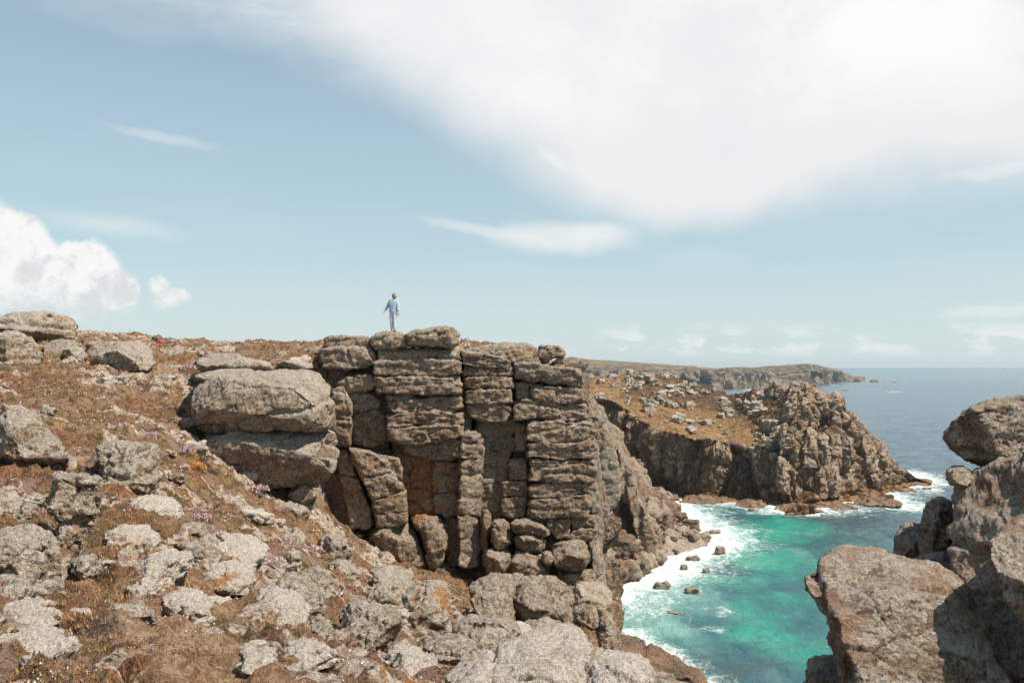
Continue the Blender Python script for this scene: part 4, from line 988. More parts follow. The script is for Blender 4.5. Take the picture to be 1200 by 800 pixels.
column('rock_column', 'tallest central column of the layered crag, its flat top slab carrying the walker', 'rock column', CY, [
    ([(434, 397), (440, 391), (455, 388.5), (470, 390), (478, 395), (477, 405), (462, 410), (440, 411), (435, 406)], -.1, 4.4, dict(crack=1, e=9.)),
    ([(473, 392), (482, 388), (505, 384), (520, 381.5), (533, 384), (538, 392), (537, 402), (530, 408), (500, 407), (478, 405)], -.4, 4.8, dict(e=9)),
    ([(437, 409), (470, 408), (505, 409), (538, 410), (540, 421), (520, 424), (480, 423), (440, 424)], .05, 5.),
    ([(437, 424), (470, 421), (510, 420), (540, 423), (541, 437), (515, 441), (475, 441), (438, 439)], -.2, 5.),
    ([(439, 442), (470, 440), (500, 440), (538, 439), (542, 450), (540, 461), (505, 463), (470, 462), (441, 460)], -.25, 5.),
    ([(448, 461), (540, 461), (540, 470), (450, 470)], .7, 3.6, dict(m='recess', crack=0)),
    ([(452, 464), (463, 459), (480, 459), (489, 466), (484, 472), (455, 473)], .1, 4.),
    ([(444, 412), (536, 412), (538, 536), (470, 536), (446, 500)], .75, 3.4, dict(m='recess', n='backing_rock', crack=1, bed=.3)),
    ([(453, 471), (485, 468), (515, 464), (541, 466), (543, 478), (525, 484), (485, 484), (455, 485)], -.1, 5.),
    ([(453, 486), (480, 483), (515, 480), (543, 484), (544, 496), (515, 500), (480, 499), (455, 502)], -.2, 5.),
    ([(453, 502), (480, 500), (515, 498), (543, 498), (544, 509), (530, 515), (500, 520), (470, 521), (455, 517)], -.3, 5.),
    ([(466, 521), (500, 519), (542, 513), (543, 532), (535, 538), (505, 539), (478, 531)], .1, 4.6, dict(crack=1)),
    ([(460, 520), (515, 530), (512, 606), (466, 606)], .95, 3.5, dict(m='stained', crack=1, bed=.3, n='recess_face', lab='rust stained recessed face under the overhang')),
    ([(506, 539), (525, 540), (538, 541), (539, 557), (537, 577), (508, 577)], .75, 3.6, dict(crack=1, bed=.4, n='block')),
    ([(508, 578), (524, 577), (538, 578), (539, 603), (522, 606), (508, 601)], .7, 3.6, dict(crack=1, bed=.4, n='block')),
    ([(539, 508), (550, 503), (563, 506), (570, 524), (566, 538), (552, 541), (539, 538)], .2, 3.6, dict(m='columnpale', bed=.3, kx=.45, n='block')),
    ([(537, 539), (552, 537), (566, 538), (565, 560), (564, 585), (563, 604), (537, 604)], .15, 3.6, dict(m='columnpale', bed=.2, kx=.5, n='block')),
    ([(537, 604), (550, 602), (563, 604), (562, 630), (561, 662), (549, 666), (538, 664)], .1, 3.6, dict(m='columnpale', bed=.0, kx=.5, n='block')),
    ([(520, 606), (537, 606), (538, 662), (524, 664)], 1.0, 2.6, dict(n='block', bed=.2, lab='narrow block with an orange lichened shoulder')),
    ([(470, 600), (500, 598), (540, 600), (540, 680), (470, 680)], 2.3, 3., dict(m='recess', n='block', bed=.2)),
], **SL)
column('leaning_slabs', 'cluster of leaning jointed slabs propped left of the rust stained recess', 'leaning slabs', CY, [
    ([(395, 527), (409, 527), (414, 540), (416, 556), (399, 556)], -.4, 3.),
    ([(399, 557), (416, 556), (423, 568), (425, 574), (404, 575)], -.4, 3.),
    ([(404, 576), (424, 574), (434, 598), (439, 613), (430, 619), (412, 618)], -.4, 3., dict(kz=.1)),
    ([(409, 526), (425, 528), (453, 535), (459, 552), (424, 561), (416, 545)], -.8, 3.),
    ([(425, 562), (459, 553), (472, 570), (474, 575), (437, 585)], -.85, 3.),
    ([(453, 535), (466, 537), (471, 548), (470, 561), (462, 556)], -.6, 3.),
    ([(437, 587), (474, 575), (476, 598), (440, 602)], -.9, 3.),
    ([(440, 603), (476, 599), (477, 612), (460, 617), (442, 617)], -.9, 3.),
    ([(371, 565), (388, 548), (400, 556), (406, 590), (412, 622), (372, 618)], .4, 3., dict(m='recess', bed=.2)),
    ([(364, 520), (402, 515), (470, 530), (470, 640), (360, 625)], 1.2, 2.6, dict(m='recess', bed=.2, n='backing_rock')),
], e=14., bed=.12, crack=0, facet=.7, rough=1.1, mat='crag', cut=2, cutd=(.9, .98), grow=1.2, smooth=0, wobble=.35)
column('rock_column', 'short layered column overhanging a shaded bay between the two tall columns', 'rock column', CY, [
    ([(540, 411), (560, 413), (585, 418), (598, 424), (599, 431), (575, 432), (541, 427)], .4, 4.5),
    ([(541, 429), (570, 430), (601, 431), (602, 440), (570, 441), (542, 440)], .5, 4.5),
    ([(543, 441), (570, 440), (601, 441), (602, 454), (575, 456), (544, 455)], .4, 4.5),
    ([(545, 457), (565, 455), (600, 456), (601, 472), (575, 475), (546, 473)], .35, 4.5),
    ([(546, 474), (570, 473), (600, 473), (600, 488), (590, 495), (565, 493), (549, 487)], .45, 4.5),
    ([(541, 436), (552, 436), (552, 520), (541, 520)], 1.0, 3., dict(m='recess', crack=1)),
    ([(558, 492), (603, 490), (603, 530), (560, 530)], 1.15, 3.4, dict(m='recess', n='block')),
    ([(560, 529), (598, 527), (598, 566), (562, 568)], 1.15, 3.4, dict(m='recess', n='block')),
    ([(562, 567), (590, 566), (590, 612), (564, 616)], 1.15, 3.4, dict(m='recess', n='block')),
    ([(556, 600), (604, 600), (604, 690), (556, 690)], 1.4, 3., dict(m='recess', n='block', crack=0)),
], **SL)
column('rock_column', 'right hand column of the layered crag, wide jointed slabs with a single loose block on top', 'rock column', CY + .6, [
    ([(603, 426), (625, 424), (650, 429), (681, 433), (684, 445), (682, 454), (650, 450), (622, 446), (604, 445)], -.2, 4.6),
    ([(604, 448), (612, 446), (621, 448), (621, 468), (604, 467)], .3, 4., dict(crack=0)),
    ([(621, 448), (640, 450), (665, 454), (683, 455), (685, 470), (665, 475), (640, 472), (621, 466)], -.1, 4.6),
    ([(602, 468), (625, 468), (655, 474), (686, 473), (689, 490), (670, 495), (640, 490), (602, 492)], -.1, 4.6, dict(crack=3)),
    ([(602, 495), (615, 494), (618, 510), (616, 528), (602, 528)], .5, 4., dict(crack=1)),
    ([(618, 494), (640, 491), (670, 495), (694, 494), (698, 508), (693, 518), (665, 521), (635, 517), (617, 516)], -.25, 4.6),
    ([(616, 518), (640, 517), (670, 520), (695, 512), (699, 525), (695, 536), (660, 540), (630, 535), (616, 536)], -.3, 4.6),
    ([(596, 539), (617, 535), (618, 560), (597, 563)], .2, 4., dict(crack=0, n='block')),
    ([(619, 537), (660, 540), (697, 537), (700, 552), (696, 564), (655, 566), (620, 563)], -.25, 4.6, dict(crack=1, bed=.5)),
    ([(588, 564), (618, 562), (619, 580), (589, 582)], .1, 4., dict(crack=1, n='block', bed=.4)),
    ([(620, 565), (650, 566), (690, 564), (692, 577), (655, 583), (620, 583)], -.2, 4.6, dict(bed=.4)),
    ([(587, 582), (617, 581), (616, 606), (600, 607), (587, 603)], .1, 4., dict(crack=0, n='block', bed=.3)),
    ([(618, 584), (650, 583), (690, 577), (692, 598), (690, 606), (650, 607), (619, 606)], -.25, 4.6, dict(bed=.4, crack=1)),
    ([(689, 570), (698, 566), (703, 580), (703, 598), (692, 602)], .2, 4., dict(kx=.5, crack=0, n='block', m='columnpale')),
    ([(640, 607), (668, 606), (669, 628), (655, 632), (641, 624)], -.1, 4., dict(crack=0, n='block', bed=.2)),
    ([(669, 604), (697, 603), (698, 617), (670, 619)], -.1, 4., dict(crack=0, n='block', bed=.2)),
    ([(664, 627), (675, 618), (699, 618), (700, 630), (685, 634), (666, 633)], -.2, 4., dict(crack=0, n='block', bed=.2)),
    ([(622, 606), (640, 606), (640, 614), (622, 614)], .2, 3., dict(crack=0, n='block', bed=.2)),
    ([(684, 520), (700, 520), (704, 560), (706, 620), (704, 660), (690, 660)], 1.6, 3., dict(m='columnpale', n='block', kx=.8, bed=.1)),
    ([(640, 632), (700, 632), (705, 700), (645, 700)], .9, 4., dict(n='block', bed=.2, crack=3)),
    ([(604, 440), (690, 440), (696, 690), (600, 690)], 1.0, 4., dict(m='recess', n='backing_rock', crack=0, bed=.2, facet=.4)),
], **SL)
column('loose_block', 'single squarish block perched on top of the right hand column against the sky', 'perched block', CY + 1.2, [
    ([(630, 405), (642, 403), (660, 404), (662, 415), (661, 421), (650, 419), (640, 427), (630, 425)], 0., 1.2, dict(crack=1, n='block')),
    ([(651, 420), (661, 418), (662, 428), (652, 429), (642, 427)], -.02, 1.0, dict(crack=0, n='block'))], e=7., bed=.5, facet=.8, rough=1.2)
column('rock_column', 'flat topped block set back behind the short column, cut off square on its right', 'rock column', CY + 3.2, [
    ([(528, 413), (560, 406), (590, 402), (618, 403), (624, 407), (624, 424), (600, 427), (540, 424)], 0, 4., dict(e=7., kz=.2)),
    ([(596, 424), (626, 422), (628, 470), (598, 470)], .2, 4., dict(m='recess'))], **SL)
BR = dict(e=5., bed=.15, facet=1., rough=1.2, smooth=1)
def crock(ol, dY, th, lab, m='crag', cat='boulder', name='boulder', **kw):
    k = dict(BR); k.update(kw); rock(name, ol, CY + dY, th, M[m], None, lab, cat, seed=int(ol[0][0] + ol[0][1]), **k)
crock([(430, 622), (450, 616), (476, 614), (487, 622), (494, 640), (499, 664), (470, 668), (440, 662), (428, 645)], -1.2, 3, 'broad squat block under the leaning slabs at the foot of the crag')
crock([(480, 607), (500, 604), (520, 606), (527, 625), (522, 650), (512, 668), (500, 668), (497, 640), (488, 618)], -.7, 3, 'upright tapering block with a shadowed left side below the rust stained recess', kx=.3)
crock([(563, 598), (573, 597), (576, 620), (574, 645), (563, 648)], -.1, 2, 'narrow shaded block squeezed against the foot of the pale column')
crock([(577, 612), (588, 608), (598, 614), (601, 628), (598, 642), (580, 647), (575, 630)], -.7, 2, 'rounded block third in the rubble right of the pale column foot')
crock([(598, 611), (620, 609), (640, 618), (649, 628), (640, 633), (612, 628), (599, 624)], -.6, 2.4, 'long wedge shaped slab lying under the lowest slabs of the right column')
crock([(603, 628), (622, 626), (640, 633), (638, 648), (620, 651), (604, 645)], -.7, 2.2, 'blocky rubble stone below the wedge shaped slab')
crock([(566, 648), (580, 644), (598, 646), (600, 660), (600, 678), (580, 676), (567, 668)], -1.2, 2.5, 'square cut block, left one of the pair at the foot of the rubble')
crock([(601, 648), (625, 647), (640, 654), (645, 670), (642, 684), (620, 684), (600, 680)], -1.3, 2.5, 'square cut block, right one of the pair at the foot of the rubble', kx=.2)
crock([(634, 647), (645, 646), (650, 655), (646, 664), (636, 660)], -1.3, 1., 'small round stone between the square block and the large rounded boulder')
crock([(648, 640), (665, 634), (682, 636), (692, 650), (688, 664), (670, 671), (652, 669), (647, 655)], -1.3, 3., 'large rounded boulder at the foot of the right hand column')
crock([(650, 669), (670, 671), (690, 664), (700, 676), (702, 696), (680, 700), (655, 688)], -1., 3., 'stacked boulder directly under the large rounded boulder')
crock([(548, 588), (566, 585), (568, 610), (562, 612)], .9, 2, 'thin dark splinter of rock beside the pale column', m='recess')
crock([(686, 634), (700, 630), (706, 650), (711, 690), (712, 715), (698, 715), (690, 680)], -.2, 3, 'pale cliff rib dropping below the right hand column', m='columnpale', kx=.6, crack=1)
crock([(670, 690), (690, 684), (712, 690), (718, 710), (716, 730), (690, 728), (672, 712)], -3.5, 3.4, 'brown jointed rock on the cliff edge below the right hand column', crack=2, m='near')
crock([(668, 716), (690, 712), (712, 716), (722, 740), (730, 780), (700, 790), (672, 760)], -5.5, 3.4, 'grooved brown cliff face dropping to the sea beyond the slope edge', m='spur', crack=4, bed=0)
crock([(700, 706), (714, 712), (722, 735), (731, 776), (716, 780), (706, 750)], -2.8, 4.4, 'narrow outer rib of the cliff face over the water', m='spur', crack=3, bed=0, kx=.5)

# ------------------------------------------------------------------ the two huge rounded boulders and their neighbours
BG_ = dict(e=9, wobble=.45, cut=8, cutd=(.76, .95), facet=.7, rough=1., smooth=1, bed=0)
def big(ol, Y, th, lab, m='boulder', name='boulder', cat='boulder', **kw):
    k = dict(BG_); k.update(kw); return rock(name, ol, Y, th, M[m], None, lab, cat, seed=int(ol[0][0] * 3 + ol[0][1]), **k)
big([(222, 455), (238, 444), (262, 440), (300, 434), (345, 431), (376, 435), (390, 450), (393, 462), (397, 485), (398, 503), (380, 507), (324, 507), (280, 508), (240, 508), (226, 502), (221, 478)], 29.6, 6.5, 'huge rounded granite boulder, upper one of the stacked pair left of the crag', kz=.2, crack=1, e=5.)
big([(229, 522), (243, 506), (270, 502), (310, 501), (360, 502), (398, 504), (401, 524), (397, 548), (390, 562), (372, 570), (357, 572), (345, 590), (315, 589), (285, 577), (255, 572), (243, 556), (233, 540)], 29.8, 6.2, 'huge pointed granite boulder, lower one of the stacked pair left of the crag', kz=.02, crack=1, e=6.)
rock('boulder', [(388, 455), (402, 452), (412, 470), (413, 500), (411, 524), (390, 522)], 37.6, 3.4, M['crag'], None, 'narrow upright block wedged between the huge boulders and the left column', 'boulder', seed=8, e=12., smooth=0, cut=4, cutd=(.88, .98), crack=3, bed=.3, wobble=.4)
big([(337, 572), (352, 568), (366, 572), (366, 588), (352, 594), (338, 590)], 30.4, 2.4, 'small pale block wedged under the tip of the lower huge boulder')
big([(308, 590), (330, 588), (358, 592), (364, 604), (356, 614), (330, 612), (310, 606)], 29.6, 2.2, 'pale low block below the lower huge boulder')
big([(228, 425), (236, 417), (255, 413), (275, 414), (292, 420), (318, 424), (322, 434), (300, 437), (250, 436), (230, 433)], 34.5, 3., 'long pale boulder lying flat above and behind the huge boulders', kz=.5, e=3.)
big([(322, 427), (335, 422), (352, 423), (368, 427), (366, 433), (330, 434)], 36.5, 2., 'low pale rock right of the long flat boulder')
big([(222, 441), (262, 432), (300, 432), (296, 443), (240, 448)], 32, 3, 'flat pale shoulder of rock between the long boulder and the huge pair', kz=1.)
big([(350, 408), (372, 404), (384, 408), (384, 428), (366, 430), (352, 424)], 40.5, 3, 'brown stepped rock adjoining the left column just below the skyline', m='crag', bed=.8, crack=2)

# ------------------------------------------------------------------ boulders bedded in the slope
def bed(ol, th, lab, m='boulder', base=None, name='boulder', **kw):
    a = np.array(ol, float); yb = a[:, 1].max(); xb = a[a[:, 1] > yb - 6, 0].mean()
    Y = ray_ground(xb, min(yb - 2, 828)) if base is None else base
    k = dict(e=7., facet=1.2, rough=1.3, smooth=0, kz=.55, crack=1, bed=.1, cut=9, cutd=(.62, .9)); k.update(kw)
    ol = [(x, y + (4 if y > yb - 8 else 0)) for x, y in ol]
    return rock(name, ol, Y, th, M[m], None, lab, 'boulder', seed=int(ol[0][0] * 3 + ol[0][1]) % 997, **k)
spot(20, 660, 11, .25); spot(33, 668, 11, .18); spot(50, 594, 15, .3); spot(92, 594, 15, .18); spot(104, 670, 12, .3); spot(500, 715, 18, .6); spot(512, 706, 18, .5); spot(470, 728, 16.5, .35); spot(450, 730, 16.5, .3); spot(375, 740, 13, .3); spot(524, 770, 15, .5); spot(566, 715, 22, .5); spot(255, 674, 12.5, .35); spot(6, 752, 9, .2)
spot(265, 584, 22, .3); spot(30, 440, 34, .2); spot(565, 706, 24, .5); spot(585, 712, 24, .4)
bed([(-40, 388), (-30, 374), (10, 366), (32, 363), (60, 364), (82, 371), (94, 382), (92, 392), (60, 397), (0, 396)], 6, 'big rounded tor of lichened granite crowning the left end of the skyline', e=3.4, base=43, kz=.25, crack=3)
bed([(-30, 400), (-10, 390), (20, 390), (36, 396), (46, 408), (47, 430), (20, 435), (-30, 432)], 5, 'mossy rough boulder below the skyline tor at the left frame edge', base=36)
bed([(50, 400), (75, 397), (95, 402), (98, 414), (70, 418), (50, 414)], 3, 'brown rock shelf right under the skyline tor', m='crag', base=41)
bed([(98, 404), (105, 398), (118, 398), (126, 402), (124, 410), (100, 410)], 2, 'small pale rounded stone right of the rock shelf under the tor', base=42)
bed([(72, 412), (84, 406), (98, 408), (104, 414), (98, 420), (76, 421)], 2, 'small rock beside a dark hollow left of the pale humped boulder', base=39)
bed([(104, 424), (112, 412), (130, 403), (152, 399), (170, 401), (180, 410), (185, 424), (175, 431), (130, 433), (106, 431)], 3.5, 'pale humped boulder on the upper left slope below the skyline', base=36, e=3.2, m='boulder')
bed([(186, 433), (200, 428), (216, 429), (223, 434), (220, 441), (192, 441)], 2, 'flat pale stone between the humped boulder and the long flat boulder', kz=1.)
bed([(193, 400), (203, 398), (214, 397), (222, 401), (223, 411), (200, 413), (193, 409)], 2.5, 'small jointed outcrop standing on the skyline', base=50.5, m='boulder', kz=.1)
bed([(-20, 480), (5, 474), (26, 472), (44, 483), (60, 508), (76, 530), (82, 550), (60, 556), (-20, 556)], 2.6, 'large lichen mottled boulder at the left frame edge halfway up', e=3.4, kz=.3, crack=2)
bed([(112, 524), (130, 519), (160, 519), (182, 526), (190, 540), (184, 562), (176, 584), (150, 586), (122, 580), (116, 556)], 2.4, 'square grey boulder with a pale flat top in the upper middle of the left slope', e=5.5, kz=.25)
bed([(42, 578), (60, 560), (90, 556), (118, 562), (120, 590), (108, 624), (98, 648), (82, 652), (70, 630), (66, 600), (46, 590)], 1.8, 'tall wedge boulder with a pale tilted top and dark grooved face', e=5., kz=.35, crack=3)
bed([(-20, 640), (10, 626), (38, 621), (62, 628), (72, 645), (74, 670), (72, 700), (50, 708), (10, 700), (-20, 690)], 1.5, 'big angular lichened block at the left frame edge below the wedge boulder', e=5., crack=3)
bed([(-20, 684), (10, 676), (30, 680), (38, 694), (36, 712), (-20, 716)], 1., 'rounded stone at the left frame edge under the angular block')
bed([(84, 662), (96, 652), (112, 654), (121, 668), (120, 686), (98, 692), (86, 684)], .8, 'small stone splashed with bright orange lichen right of the angular block')
bed([(145, 676), (170, 660), (198, 652), (226, 656), (232, 668), (210, 684), (185, 700), (158, 702), (146, 690)], 2., 'flat bare pale slab in the turf above the trodden hollow', m='pale', e=3.4, kz=1.6, crack=1)
bed([(222, 686), (240, 670), (268, 664), (296, 668), (302, 684), (290, 696), (240, 698)], 2., 'flat pale slab with orange lichen right of the bare slab', m='pale', e=3.4, kz=1.6)
bed([(120, 722), (134, 713), (152, 710), (170, 714), (184, 730), (186, 742), (170, 744), (150, 730), (126, 730)], .7, 'low dark stone with a pale rim beside the trodden hollow')
bed([(72, 720), (84, 715), (100, 716), (108, 722), (98, 730), (76, 729)], .5, 'little flat pale stone left of the dark stone with a pale rim', m='pale', kz=1.)
bed([(-10, 754), (30, 747), (66, 747), (92, 756), (94, 768), (50, 776), (-10, 772)], 1., 'flat pale slab near the bottom left corner', m='pale', kz=1.6)
bed([(148, 590), (165, 584), (195, 584), (212, 592), (214, 604), (190, 612), (160, 608)], 1.4, 'pale stepped slab just below the square grey boulder', m='pale', kz=1.)
bed([(368, 636), (384, 628), (400, 630), (410, 645), (412, 660), (396, 664), (376, 656)], 1.4, 'pale rounded boulder on the grassy bank below the leaning slabs')
bed([(382, 666), (396, 658), (412, 660), (420, 674), (418, 690), (398, 692), (384, 684)], 1.3, 'pale boulder just downhill of the rounded one on the grassy bank')
bed([(432, 674), (450, 666), (470, 666), (484, 672), (485, 688), (465, 694), (440, 692)], 1.6, 'pale grey boulder in the grass below the broad squat block', m='boulder')
bed([(430, 700), (442, 690), (462, 687), (480, 690), (492, 700), (486, 718), (455, 722), (434, 716)], 1.6, 'boulder with a mossy top left of the orange topped block')
bed([(473, 704), (482, 692), (505, 690), (526, 694), (530, 715), (530, 742), (508, 750), (484, 745), (474, 726)], 1.6, 'square block brushed with orange lichen in the middle of the lower slope', e=5.5, crack=2, kz=.3)
bed([(492, 688), (500, 680), (514, 680), (526, 686), (526, 700), (500, 702)], 1., 'small pale stone sitting behind the orange lichened block')
bed([(394, 724), (404, 714), (425, 712), (445, 718), (468, 722), (473, 740), (468, 758), (444, 766), (412, 758), (398, 742)], 1.5, 'low dark faced boulder left of the orange lichened block', e=4.6, crack=2)
bed([(322, 690), (336, 678), (358, 680), (374, 696), (382, 716), (372, 730), (350, 726), (332, 708)], 1.4, 'pale lichened boulder on the steep middle of the left slope')
bed([(362, 732), (374, 724), (388, 732), (392, 748), (378, 756), (364, 748)], .7, 'small orange spotted stone below the pale lichened boulder')
bed([(450, 774), (464, 766), (486, 767), (506, 776), (518, 788), (500, 794), (470, 788)], 1., 'smooth pale stone just left of the big pale foreground rock', m='pale', kz=.8)
bed([(490, 768), (510, 757), (540, 756), (560, 764), (566, 780), (540, 792), (506, 788)], 1.6, 'brown rock with orange tufts behind the big pale foreground rock')
bed([(530, 740), (550, 728), (580, 727), (606, 736), (612, 754), (600, 768), (560, 776), (535, 764)], 2., 'grey boulder with a flat grassy top above the big pale foreground rock', kz=.7)
bed([(545, 708), (560, 697), (584, 696), (604, 706), (610, 724), (590, 734), (556, 730)], 2.2, 'rounded rock with two orange blotches in the group of smooth mounds', m='crag', base=25.5, e=3.4)
bed([(548, 690), (575, 678), (605, 678), (628, 688), (632, 712), (612, 730), (575, 726), (552, 712)], 3.4, 'smooth domed mound of rock, left one of two below the rubble', m='crag', base=27.5, e=3.2, crack=2)
bed([(598, 690), (625, 680), (652, 684), (672, 698), (676, 722), (668, 744), (640, 750), (612, 738), (600, 715)], 3.6, 'smooth domed mound of rock, right one of two at the edge of the slope', m='crag', base=26.5, e=3.2, crack=2)
bed([(604, 738), (640, 730), (672, 738), (690, 760), (690, 800), (620, 800), (600, 770)], 3., 'shaded rock shelf under the right domed mound', m='crag', base=24)
bed([(328, 778), (345, 764), (372, 762), (396, 772), (402, 790), (370, 800), (334, 796)], 1.2, 'flat pale slab at the bottom of the slope left of centre', m='pale', kz=1.2)
bed([(327, 628), (338, 620), (352, 622), (360, 632), (350, 640), (332, 638)], .9, 'small pale stone below the block under the huge boulders')
bed([(334, 652), (342, 645), (352, 650), (354, 664), (340, 668)], .7, 'narrow upright pale stone on the slope below the huge boulders')
bed([(352, 672), (368, 666), (386, 672), (390, 684), (370, 688), (354, 684)], .9, 'low pale stone between the steep slope boulder and the grassy bank')
bed([(268, 640), (284, 630), (302, 634), (312, 648), (300, 658), (276, 654)], 1.2, 'half buried pale stone in the middle of the slope among pink thrift')
bed([(20, 600), (30, 590), (42, 594), (46, 606), (34, 614), (20, 612)], .6, 'small stone left of the wedge boulder')
bed([(208, 620), (222, 612), (240, 616), (246, 628), (230, 634), (212, 632)], .9, 'half sunk grey stone right of the stepped slab')
bed([(236, 745), (250, 738), (262, 742), (264, 752), (246, 754)], .4, 'little stone at the edge of the trodden hollow', m='boulder')
FL = dict(m='pale', e=4., kz=1.7, facet=.6, crack=1, cut=4, cutd=(.85, .97))
for ol, th, lab in [([(236, 640), (262, 630), (300, 634), (318, 648), (300, 662), (250, 660)], 2.2, 'broad pale slab flush with the turf just uphill of the two flat pale slabs'),
                    ([(300, 704), (322, 690), (350, 700), (366, 722), (352, 740), (318, 734)], 2., 'broad pale slab flush with the turf right of the worn hollow'),
                    ([(188, 706), (212, 696), (240, 700), (252, 712), (230, 722), (198, 718)], 1.2, 'narrow pale slab at the upper rim of the worn hollow'),
                    ([(120, 628), (146, 618), (176, 622), (190, 636), (168, 648), (130, 644)], 1.8, 'pale slab lying flat between the wedge boulder and the bare slab'),
                    ([(0, 716), (30, 708), (66, 714), (78, 728), (50, 738), (2, 734)], 1.2, 'pale slab lying flat under the angular block at the left edge'),
                    ([(276, 770), (300, 758), (324, 764), (326, 782), (300, 792), (278, 788)], 1., 'pale slab lying flat beside the foot of the worn hollow'),
                    ([(560, 742), (590, 730), (622, 738), (630, 756), (600, 764), (566, 758)], 2., 'pale slab lying flat on the shelf above the big foreground rock')]:
    bed(ol, th, lab, **FL)
# the near rocks at the bottom of the frame
NR = dict(e=3.4, facet=.5, rough=1., smooth=2, bed=0., crack=2, kz=.9)
big([(500, 830), (520, 800), (550, 783), (590, 766), (630, 751), (668, 745), (690, 750), (699, 768), (697, 790), (706, 815), (700, 850), (560, 870)], 6.2, 1.9, 'big pale lichen crusted rock in the centre foreground at the bottom of the frame', m='pale', **NR)
big([(672, 815), (684, 786), (705, 776), (735, 778), (762, 788), (776, 806), (770, 850), (690, 850)], 6.0, 1.5, 'pale lichen crusted rock on the right of the big foreground one', m='pale', **NR)

# ------------------------------------------------------------------ brown rocks in the lower centre, at sea level
def sealedge(ol, lab, dY=0, th=12, **kw):
    Y = seaY(max(p[1] for p in ol) - 6) + dY
    k = dict(e=4.2, kz=.6, facet=1.4, rough=1.4, crack=3, bed=.4, res=.8, wobble=1.3); k.update(kw)
    rock('rock_ledge', ol, Y, th, M['wet'], None, lab, 'rock ledge', seed=int(ol[0][0]), **k)
sealedge([(722, 745), (738, 748), (752, 757), (775, 764), (795, 775), (806, 784), (822, 790), (830, 812), (800, 840), (735, 830), (718, 780)], 'brown weedy sea ledge far below the pale foreground rocks', th=10)
sealedge([(700, 730), (722, 740), (738, 760), (745, 785), (760, 830), (710, 830)], 'upper brown shoulder of the sea ledge against the cliff foot', dY=-6, th=10)

# ------------------------------------------------------------------ the dark rocks close by on the right
random.seed(99)
RR = dict(e=6., cut=6, cutd=(.78, .95), wobble=.45, facet=.45, rough=1.15, smooth=1, bed=0., crack=2, kz=.25)
def rr(ol, Y, th, lab, m='near', **kw):
    k = dict(RR); k.update(kw); return rock('boulder', ol, Y, th, M[m], None, lab, 'boulder', seed=int(ol[0][0] + ol[0][1]) % 991, **k)
rr([(1101, 510), (1108, 496), (1122, 490), (1138, 477), (1165, 467), (1200, 464), (1290, 466), (1300, 562), (1180, 552), (1156, 546), (1142, 550), (1128, 540), (1116, 533), (1103, 526)], 9.6, 2.6, 'dark overhanging boulder at the upper right, jutting left over the sea', e=4.6, kz=.1)
rr([(1106, 556), (1116, 549), (1130, 549), (1142, 558), (1136, 570), (1118, 572)], 9.4, 1., 'small dark rock tucked under the overhanging boulder')
rr([(1108, 585), (1116, 566), (1134, 552), (1160, 538), (1200, 520), (1300, 512), (1320, 860), (1210, 870), (1170, 835), (1152, 800), (1138, 750), (1124, 705), (1112, 665), (1107, 620)], 7.9, 4.2, 'massive weathered rock wall filling the right frame edge', e=4.6, kz=.3, crack=2, kx=-.35)
rr([(1160, 640), (1175, 624), (1200, 610), (1290, 600), (1300, 760), (1210, 745), (1176, 720), (1162, 680)], 6.5, 2.6, 'pale bulging lump of rock in front of the rock wall at the right edge', kz=.3, e=3.6, crack=1)
rr([(1076, 640), (1080, 606), (1090, 588), (1104, 583), (1116, 592), (1122, 640), (1112, 668), (1084, 662)], 11.5, 2., 'tall rounded brown boulder left of the rock wall')
rr([(1046, 655), (1050, 632), (1056, 620), (1072, 617), (1088, 624), (1095, 640), (1092, 660), (1060, 664)], 12.2, 1.8, 'squat rounded boulder left of the tall rounded one')
rr([(1070, 662), (1100, 652), (1130, 660), (1140, 700), (1120, 730), (1090, 716), (1068, 690)], 9.6, 3.2, 'shaded rock between the tall boulder and the sloping slab', kz=.6)
rr([(942, 671), (958, 654), (976, 648), (1005, 648), (1030, 655), (1060, 660), (1095, 662), (1122, 680), (1140, 706), (1156, 738), (1162, 765), (1150, 795), (1115, 830), (1080, 880), (1010, 880), (988, 830), (975, 780), (964, 730), (952, 696)], 7.0, 3.4, 'large sloping slab of brown rock reaching out over the water', kz=.75, e=6, crack=2, kx=.12, facet=.7, wobble=.5, cut=4, cutd=(.85, .97))
rr([(1092, 722), (1110, 706), (1135, 706), (1156, 730), (1160, 765), (1130, 770), (1104, 760)], 7.9, 2., 'brown step of rock where the sloping slab meets the rock wall', kz=.4)
rr([(1080, 800), (1110, 770), (1150, 765), (1185, 800), (1190, 880), (1075, 880)], 7.2, 2.2, 'dark shaded rock in the bottom right beneath the sloping slab', kz=.1)
rr([(944, 792), (952, 781), (968, 778), (988, 782), (996, 800), (990, 850), (950, 850)], 9.2, 1.4, 'small brown rock at the bottom edge left of the sloping slab')
rr([(1000, 860), (1080, 830), (1320, 830), (1380, 1500), (1000, 1500)], 7.8, 5., 'deep rock base carrying the right hand rocks', res=2.5, kz=.1)
